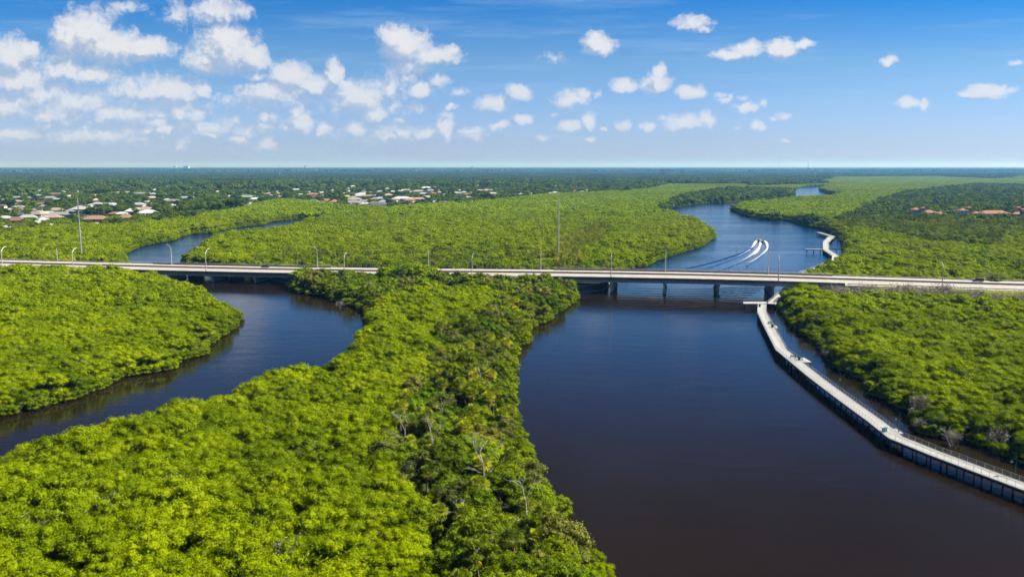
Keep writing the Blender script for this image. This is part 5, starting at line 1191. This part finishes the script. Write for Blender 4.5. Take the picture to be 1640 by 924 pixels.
# dry grey shrubs on the slope right of the bridge, and others in the foreground
for i in range(84):
    sx_ = s_px(1325) + (s_px(1660) - s_px(1325)) * rr.random() ** 1.25; tt = rr.choice((-8, -11, -14, -17, -12, -9, -22)) + rr.uniform(-2, 2)
    P = RP(sx_, tt); p_ = proj(P.x, P.y, 2.0); gz = .3 if tt < -15 else .2 + (15 + tt) * .12
    if inpoly([P.x], [P.y], w2)[0]: continue
    put(ALL['dry'], 'dry0', P.x, P.y, gz, rr.uniform(1.3, 2.25), float(p_[0]), float(p_[1]), rr)
for px_, py_, sc_ in ((1588, 462, 2.1), (1560, 470, 1.7), (1601, 468, 1.6), (1440, 462, 1.5), (1480, 466, 1.5), (1527, 712, .8), (1592, 718, 1.15), (1470, 690, .8), (1345, 512, .8), (1325, 575, .8), (1180, 400, .5), (896, 867, .7), (545, 493, .8), (480, 465, .7)):
    P = at(px_, py_, .3); put(ALL['dry'], 'dry0', P.x, P.y, .2, sc_, px_, py_, rr)
for i in range(34):
    q = rr.random(); px_, py_ = (rr.uniform(10, 560), rr.uniform(690, 905)) if q < .5 else (rr.uniform(1290, 1630), rr.uniform(505, 690)) if q < .75 else (rr.uniform(20, 350), rr.uniform(440, 600))
    P = at(px_, py_, 4.0); 
    if classify(np.array([P.x]), np.array([P.y]))[0][0] == 1: put(ALL['dry'], 'dry0', P.x, P.y, .2, rr.uniform(1.35, 1.75), px_, py_, rr)
for px_, py_, sc_ in ((1590, 470, 1.0), (1582, 466, .8)):
    P = at(px_, py_, .3); put(ALL['broad'], 'broad0', P.x, P.y, .5, sc_, px_, py_, rr)
for px_, py_ in ((1640, 444), (1634, 442)):
    P = at(px_, py_, .3); put(ALL['palm'], 'palm1', P.x, P.y, .3, 1.4, px_, py_, rr)
for px_, py_, sc_ in ((748, 645, 1.05), (765, 968, 1.0), (700, 800, .75), (745, 560, .85), (800, 470, .7)):
    P = at(px_, py_, .3); put(ALL['pine'], 'pine0', P.x, P.y, .2, sc_, px_, py_, rr)

def side(px, py):
    if py < 425: return 'behind the road'
    if px > 1150: return 'on the right bank beside the boardwalk' if py > 475 else 'by the road at the right'
    if px < 480 and py < 690 - px * .25 and py < 640: return 'on the left bank of the left channel'
    return 'on the central spit'
LAB = {
 'mangrove0': lambda p: 'bright yellow green mangrove in the dense canopy ' + side(*p), 'bank0': lambda p: 'duller olive green mangrove among the bright ones ' + side(*p),
 'mangrove1': lambda p: 'bright green mangrove in the even canopy ' + side(*p), 'bank1': lambda p: 'duller mangrove at the water edge ' + side(*p), 'mangrove2': lambda p: 'far bright mangrove in the marsh beyond the road',
 'broad0': lambda p: 'dark leafy broadleaf tree in the mixed wood ' + side(*p), 'broad1': lambda p: 'dark leafy broadleaf tree in the wood ' + side(*p),
 'palm0': lambda p: 'sabal palm with hanging yellow dead fronds ' + side(*p), 'palm1': lambda p: 'far palm standing among trees ' + side(*p),
 'pine0': lambda p: 'thin tall pine with tufted needles rising ' + side(*p), 'pine1': lambda p: 'slender pine in the dark wood ' + side(*p),
 'suburb1': lambda p: 'round dark shade tree among the nearest suburb houses', 'suburb2': lambda p: 'dark tree in the far suburb',
 'dry0': lambda p: 'bare grey brown shrub ' + ('on the slope below the right road' if p[0] > 1240 and p[1] < 500 else side(*p))}
NAME = {'mangrove': 'mangrove_tree', 'broad': 'broadleaf_tree', 'palm': 'palm_tree', 'pine': 'pine_tree', 'suburb': 'shade_tree', 'dry': 'dry_shrub'}
LIM = {'mangrove': 300, 'broad': 250, 'palm': 110, 'pine': 60, 'suburb': 170, 'dry': 300}
STUFF = {'mangrove': ('mangrove_canopy', 'unbroken bright green mangrove canopy filling the river banks', ['mangrove0', 'bank0', 'mangrove1', 'bank1', 'mangrove2']),
 'broad': ('woodland', 'dark mixed woodland beyond the mangroves', ['broad0', 'broad1']), 'palm': ('palm_thicket', 'far palms scattered through woods and suburb', ['palm0', 'palm1']),
 'pine': ('pine_woods', 'far pines in the dark wood at the right', ['pine0', 'pine1']), 'suburb': ('suburb_trees', 'dark green tree cover between and beyond the suburb houses', ['suburb1', 'suburb2'])}
HASH = {}
for key, lst in ALL.items():
    inv = [q for q in lst if -15 < q[7] < W + 15 and q[8] < H + 45]; inv.sort(key=lambda q: math.hypot(q[0], q[1]) / q[4]); ind = inv[:LIM[key]]; ids = set(map(id, ind)); rest = [q for q in lst if id(q) not in ids]
    for (x, y, z, r_, s_, kind, v, px_, py_) in ind:
        e = empty(NAME[key], (x, y, z), r_); e.scale = (s_,) * 3; lb = LAB[kind]((px_, py_)); cat = {'dry': 'shrub', 'palm': 'palm tree'}.get(key, 'tree')
        tag(e, lb, cat, lb.replace('tree', 'trees') + ' (many alike)' if False else 'many alike: ' + lb)
        for pn, me in V_[kind][v]: link(pn, me, e)
    if rest and key in STUFF:
        nm, lb, kinds = STUFF[key]; offs = {}; c = 0
        for kd in kinds: offs[kd] = c; c += len(V_[kd])
        instancer(nm, [(q[0], q[1], q[2]) for q in rest], [q[3] for q in rest], [q[4] for q in rest], [offs[q[5]] + q[6] for q in rest], kinds, lb, 'trees')
    print(key, len(lst), len(inv))

# bleached dead trees
def dead_tree(px, py, toppy, seed, label, spread=.5, lean=(0, 0), arms=3):
    P = at(px, py, .3); h = zfor(P, toppy); rng = np.random.default_rng(seed); e = empty('dead_tree', tuple(P)); tag(e, label, 'dead tree'); t_ = MB(); b_ = MB()
    pts = [Vector((lean[0] * k / 5, lean[1] * k / 5, -.4 + h * .62 * k / 5)) for k in range(6)]; t_.tube(pts, [.19, .16, .14, .12, .10, .08], 7); t_.build('trunk', M['deadwood'], e)
    for k in range(arms):
        th = k * 2 * PI / arms + rng.uniform(-.3, .3); d = Vector((math.cos(th) * spread, math.sin(th) * spread * .5, 1)).normalized(); branchy(b_, rng, pts[-1], d, h * .16, .065, 3, .42)
    for k in range(3):
        q = pts[2 + k]; th = rng.uniform(0, 6.28); d = Vector((math.cos(th), math.sin(th) * .4, .25)).normalized(); branchy(b_, rng, q, d, h * .12, .05, 2, .4)
    b_.build('branches', M['deadwood'], e)
dead_tree(778, 815, 695, 1, 'tall bleached dead tree with a wide fork above the palms', .8, (-.4, 0), 3)
dead_tree(847, 880, 752, 2, 'slim bleached dead snag near the right river edge', .3, (-.5, 0), 3)
dead_tree(648, 745, 655, 3, 'bleached dead tree with short side arms among the upper palms', .4, (.2, 0), 2)
dead_tree(693, 765, 668, 4, 'bleached dead tree right of the short armed one, half in leaves', .45, (.1, 0), 3)
dead_tree(768, 640, 575, 5, 'small bleached bare limb inside the mixed wood', .6, (.3, 0), 3)
dead_tree(706, 700, 640, 11, 'thin straight bleached snag above the upper palms', .15, (.2, 0), 2)
dead_tree(812, 575, 530, 12, 'thin pale snag near the narrowest part of the central spit', .2, (0, 0), 2)
dead_tree(742, 880, 800, 13, 'thin leaning pale snag at the bottom of the mixed wood', .2, (-.9, 0), 2)
dead_tree(262, 800, 750, 6, 'small bare grey branches in the bright foreground mangroves', .9, (0, 0), 4)
dead_tree(795, 520, 488, 7, 'cluster of thin bare trunks by the right river, below the bridge', .4, (0, 0), 4)
dead_tree(205, 852, 805, 8, 'bare grey branches in the bright mangroves left of the others', .9, (0, 0), 4)
dead_tree(1522, 712, 682, 9, 'bare pale branches leaning from the right bank trees over the mud', .9, (-1.2, 0), 3)

# ------------------------------------------------------------------ light, sky, haze
SUN_AZ, SUN_EL = math.radians(86), math.radians(46)     # azimuth from the view axis towards the right
sd = Vector((math.sin(SUN_AZ) * math.cos(SUN_EL), math.cos(SUN_AZ) * math.cos(SUN_EL), math.sin(SUN_EL)))
L = bpy.data.lights.new('sun', 'SUN'); L.energy = 4.8; L.angle = math.radians(.53); L.color = (1.0, .955, .88); lo = bpy.data.objects.new('sun', L); COL.objects.link(lo); lo.rotation_euler = sd.to_track_quat('Z', 'Y').to_euler()
wd = bpy.data.worlds.new('World'); sc.world = wd; wd.use_nodes = True; nt = wd.node_tree; nt.nodes.clear()
out = nt.nodes.new('ShaderNodeOutputWorld'); bg = nt.nodes.new('ShaderNodeBackground'); sky = nt.nodes.new('ShaderNodeTexSky'); sky.sky_type = 'NISHITA'; sky.sun_disc = False; sky.sun_elevation = SUN_EL; sky.sun_rotation = SUN_AZ
sky.altitude = 0; sky.air_density = 1.0; sky.dust_density = .4; sky.ozone_density = 2.5
tc = nt.nodes.new('ShaderNodeTexCoord'); sx = nt.nodes.new('ShaderNodeSeparateXYZ'); nt.links.new(tc.outputs['Generated'], sx.inputs[0])
ay = math_n(nt, 'MAXIMUM', math_n(nt, 'ABSOLUTE', sx.outputs[1]), .05)
uu = math_n(nt, 'DIVIDE', sx.outputs[0], ay); vv = math_n(nt, 'DIVIDE', sx.outputs[2], ay)
cx = nt.nodes.new('ShaderNodeCombineXYZ'); nt.links.new(uu, cx.inputs[0]); nt.links.new(vv, cx.inputs[1]); nt.links.new(math_n(nt, 'LESS_THAN', sx.outputs[1], 0.0), cx.inputs[2])
CL = [(140, 55, 52, 40, 1), (178, 75, 62, 30, 1), (232, 78, 50, 18, 1), (110, 62, 30, 32, 1), (200, 14, 36, 11, .45), (345, 20, 52, 24, .62), (285, 24, 26, 18, .5), (385, 18, 22, 18, .5), (362, 82, 60, 38, .95), (360, 62, 34, 26, 1), (325, 98, 38, 22, .8), (405, 94, 30, 22, .95),
 (15, 92, 50, 34, .85), (42, 80, 24, 16, .9), (30, 130, 62, 26, .9), (100, 112, 48, 22, .75), (148, 120, 46, 18, .85), (60, 152, 70, 20, .7), (275, 146, 56, 20, 1), (240, 150, 34, 14, .8), (325, 142, 14, 15, .9), (210, 148, 60, 16, .6),
 (440, 148, 56, 17, 1), (465, 124, 38, 24, 1), (505, 136, 38, 18, .95), (536, 120, 15, 24, 1), (402, 150, 22, 9, .8), (650, 76, 44, 28, 1), (634, 60, 32, 20, 1), (695, 90, 48, 15, .85), (650, 108, 40, 20, .55), (728, 85, 14, 9, .7),
 (575, 156, 52, 24, .9), (600, 182, 24, 15, .85), (553, 140, 22, 11, .8), (625, 146, 17, 13, .85), (672, 144, 22, 13, .9), (705, 130, 20, 9, .5), (663, 170, 22, 10, .5), (290, 180, 24, 17, .85), (250, 195, 28, 11, .75), (262, 205, 38, 7, .85), (312, 185, 22, 13, .65),
 (482, 196, 20, 18, .95), (475, 180, 12, 11, .95), (430, 188, 22, 11, .55), (420, 206, 18, 9, .5), (575, 208, 26, 14, .75), (520, 207, 16, 13, .75), (713, 203, 13, 24, .9), (685, 212, 26, 10, .7), (644, 215, 16, 8, .75), (722, 172, 10, 7, .9), (752, 216, 12, 7, .4),
 (10, 170, 95, 30, .72), (80, 182, 75, 24, .68), (120, 165, 95, 26, .66), (200, 182, 100, 24, .6), (150, 215, 130, 15, .55), (20, 215, 90, 16, .6), (330, 205, 90, 16, .45), (480, 165, 60, 13, .35), (100, 92, 40, 14, .5), (180, 190, 30, 9, .6), (20, 180, 30, 12, .7), (70, 205, 30, 8, .6),
 (790, 164, 28, 13, .85), (832, 149, 23, 15, .95), (838, 190, 20, 9, .85), (800, 201, 18, 8, .7), (865, 220, 14, 5, .4), (958, 74, 30, 17, 1), (953, 62, 16, 11, .9), (885, 90, 18, 7, .3), (912, 160, 30, 15, .85), (935, 152, 10, 10, .8), (912, 203, 22, 11, .8), (942, 192, 16, 12, .8), (870, 220, 16, 5, .55),
 (1000, 139, 22, 14, 1), (1050, 132, 24, 18, 1), (1056, 114, 13, 11, 1), (1105, 148, 27, 11, 1), (838, 148, 12, 10, .8), (1110, 36, 32, 15, .62), (1126, 48, 16, 7, .6), (1170, 89, 34, 9, .95), (1195, 80, 24, 14, 1), (1250, 79, 32, 15, 1), (1285, 72, 24, 8, .95), (1195, 174, 20, 9, .9), (1212, 203, 15, 7, .75),
 (1095, 196, 38, 16, .75), (1132, 190, 13, 14, .85), (1040, 204, 12, 8, .75), (1000, 200, 14, 7, .55), (1425, 96, 17, 8, .85), (1455, 165, 20, 10, .85), (1480, 168, 12, 9, .7), (1582, 148, 42, 11, 1), (1552, 152, 22, 7, .8), (1628, 102, 16, 4, .5), (1256, 228, 6, 4, .5), (1180, 204, 8, 4, .4),
 (905, 262, 2, 1, .1)]
rc = random.Random(77)
for _ in range(62): yy = rc.uniform(120, 236); CL.append((rc.uniform(-20, 780) * (.55 if rc.random() < .45 else 1), yy, rc.uniform(8, 24), rc.uniform(5, 11), rc.uniform(.3, .72)))
for _ in range(16): CL.append((rc.uniform(760, 1260), rc.uniform(150, 226), rc.uniform(6, 14), rc.uniform(3.5, 7), rc.uniform(.35, .6)))
for _ in range(12): CL.append((rc.uniform(-20, 620), rc.uniform(125, 232), rc.uniform(70, 130), rc.uniform(10, 20), rc.uniform(.32, .46)))
grp = bpy.data.node_groups.new('cloud_cover', 'ShaderNodeTree'); grp.interface.new_socket('P', in_out='INPUT', socket_type='NodeSocketVector'); grp.interface.new_socket('Cover', in_out='OUTPUT', socket_type='NodeSocketFloat')
gi = grp.nodes.new('NodeGroupInput'); go = grp.nodes.new('NodeGroupOutput')
def vmath(g, op, a, b=None):
    n = g.nodes.new('ShaderNodeVectorMath'); n.operation = op
    for i, v in enumerate((a, b)):
        if v is None: continue
        if hasattr(v, 'links'): g.links.new(v, n.inputs[i])
        else: n.inputs[i].default_value = v
    return n.outputs['Value'] if op == 'LENGTH' else n.outputs[0]
nw = noise(grp, gi.outputs[0], 48, 4, .6); nf = noise(grp, gi.outputs[0], 105, 8, .68)
warp = vmath(grp, 'MULTIPLY', vmath(grp, 'SUBTRACT', nw.outputs['Color'], (.5, .5, .5)), (.022, .018, 0)); PP = vmath(grp, 'ADD', gi.outputs[0], warp)
acc = None
for px, py, rx, ry, am in CL:
    d = Vector(((px - W / 2) / F, cp - (py - H / 2) / F * sp, -sp - (py - H / 2) / F * cp)); c = (d.x / d.y, d.z / d.y, 0); k = F
    q = vmath(grp, 'LENGTH', vmath(grp, 'MULTIPLY', vmath(grp, 'SUBTRACT', PP, c), (k / (rx * 1.12), k / (ry * 1.18), 4)))
    v = math_n(grp, 'MULTIPLY', math_n(grp, 'SUBTRACT', 1.0, q), am if am > .3 else am)
    acc = v if acc is None else math_n(grp, 'MAXIMUM', acc, v)
# unplanned clouds higher up and behind
hi = noise(grp, gi.outputs[0], 2.6, 5, .6); sy = N(grp, 'ShaderNodeSeparateXYZ'); grp.links.new(gi.outputs[0], sy.inputs[0])
hmask = math_n(grp, 'MAXIMUM', math_n(grp, 'MULTIPLY', math_n(grp, 'SUBTRACT', sy.outputs[1], .33), 5.0, True), sy.outputs[2])
hv = math_n(grp, 'SUBTRACT', math_n(grp, 'MULTIPLY', math_n(grp, 'SUBTRACT', hi.outputs[0], .60), 3.0), math_n(grp, 'MULTIPLY', math_n(grp, 'SUBTRACT', 1.0, hmask), 3.0))
acc = math_n(grp, 'MAXIMUM', acc, hv)
bil = noise(grp, PP, 62, 3, .55); bl_ = math_n(grp, 'ABSOLUTE', math_n(grp, 'SUBTRACT', math_n(grp, 'MULTIPLY', bil.outputs[0], 2.0), 1.0))
cover = math_n(grp, 'ADD', acc, math_n(grp, 'MULTIPLY', math_n(grp, 'SUBTRACT', nf.outputs[0], .36), .62))
cover = math_n(grp, 'ADD', cover, math_n(grp, 'MULTIPLY', math_n(grp, 'SUBTRACT', bl_, .20), .55))
grp.links.new(cover, go.inputs[0])
def cover_at(v):
    n = nt.nodes.new('ShaderNodeGroup'); n.node_tree = grp; nt.links.new(v, n.inputs[0]); return n.outputs[0]
Pv = cx.outputs[0]; c0 = cover_at(Pv)
c1 = cover_at(vmath(nt, 'ADD', Pv, (.0075, .0150, 0)))
mask = ramp(nt, c0, [(.0, 0.0), (.10, .12), (.24, .45), (.42, .80), (.62, .96), (.85, 1.0)])
shade = math_n(nt, 'SUBTRACT', c0, c1)      # positive on the side that faces the light
lit = math_n(nt, 'ADD', .50, math_n(nt, 'MULTIPLY', shade, 2.1), True)
# clear-sky colour: the physical sky, deepened towards the zenith, dimmed out of view to cut blue ambient light and reflections
grad = ramp(nt, vv, [(0.0, (.65, .78, 1.36)), (.05, (.62, .78, 1.31)), (.12, (.47, .73, 1.06)), (.20, (.045, .49, 1.03)), (.26, (.04, .32, .72)), (.42, (.02, .075, .13)), (1.0, (.10, .14, .20))])
skyc = mixc(nt, 1.0, sky.outputs[0], grad, 'MULTIPLY')
lowm = math_n(nt, 'SUBTRACT', 1.0, math_n(nt, 'MULTIPLY', vv, 7.0, True))     # low clouds sit in the horizon haze
cc = mixc(nt, lit, (3.7, 4.5, 6.0), (7.2, 7.25, 7.45)); cc = mixc(nt, math_n(nt, 'MULTIPLY', lowm, .28), cc, (4.6, 5.7, 7.2))
st = N(nt, 'ShaderNodeMapping'); st.inputs['Scale'].default_value = (2.2, 26, 1); nt.links.new(Pv, st.inputs[0]); cir = noise(nt, st.outputs[0], 1.6, 6, .62)
cirm = math_n(nt, 'MULTIPLY', ramp(nt, cir.outputs[0], [(.50, 0.0), (.78, 1.0)]), .42); skyc = mixc(nt, cirm, skyc, (3.6, 5.4, 7.6))
fin = mixc(nt, math_n(nt, 'MULTIPLY', mask, math_n(nt, 'SUBTRACT', .95, math_n(nt, 'MULTIPLY', lowm, .20))), skyc, cc)
nt.links.new(fin, bg.inputs[0]); bg.inputs[1].default_value = .05; nt.links.new(bg.outputs[0], out.inputs[0])
wd.cycles.sampling_method = 'MANUAL'; wd.cycles.sample_map_resolution = 256
m, nt, out = newmat('haze'); pv = nt.nodes.new('ShaderNodeVolumePrincipled'); pv.inputs['Color'].default_value = (.14, .44, 1.0, 1); pv.inputs['Absorption Color'].default_value = (1, 1, 1, 1); pv.inputs['Density'].default_value = 6.6e-5; pv.inputs['Anisotropy'].default_value = .2
nt.links.new(pv.outputs[0], out.inputs['Volume'])
mb = MB(); mb.box((0, 21000, 100), (90000, 45000, 205)); tag(mb.build('haze', m), kind='stuff')

# ------------------------------------------------------------------ render settings
sc.render.engine = 'CYCLES'; cy = sc.cycles; cy.use_denoising = True
try: cy.denoiser = 'OPENIMAGEDENOISE'; cy.denoising_input_passes = 'RGB_ALBEDO_NORMAL'; cy.denoising_prefilter = 'ACCURATE'
except Exception: pass
cy.max_bounces = 6; cy.diffuse_bounces = 3; cy.glossy_bounces = 3; cy.transmission_bounces = 3; cy.transparent_max_bounces = 8; cy.volume_bounces = 0
cy.sample_clamp_indirect = 6; cy.caustics_reflective = False; cy.caustics_refractive = False; cy.use_adaptive_sampling = True; cy.adaptive_threshold = .02
sc.view_settings.view_transform = 'Standard'; sc.view_settings.look = 'None'; sc.view_settings.exposure = 1.2; sc.view_settings.gamma = 1; sc.view_settings.use_curve_mapping = False
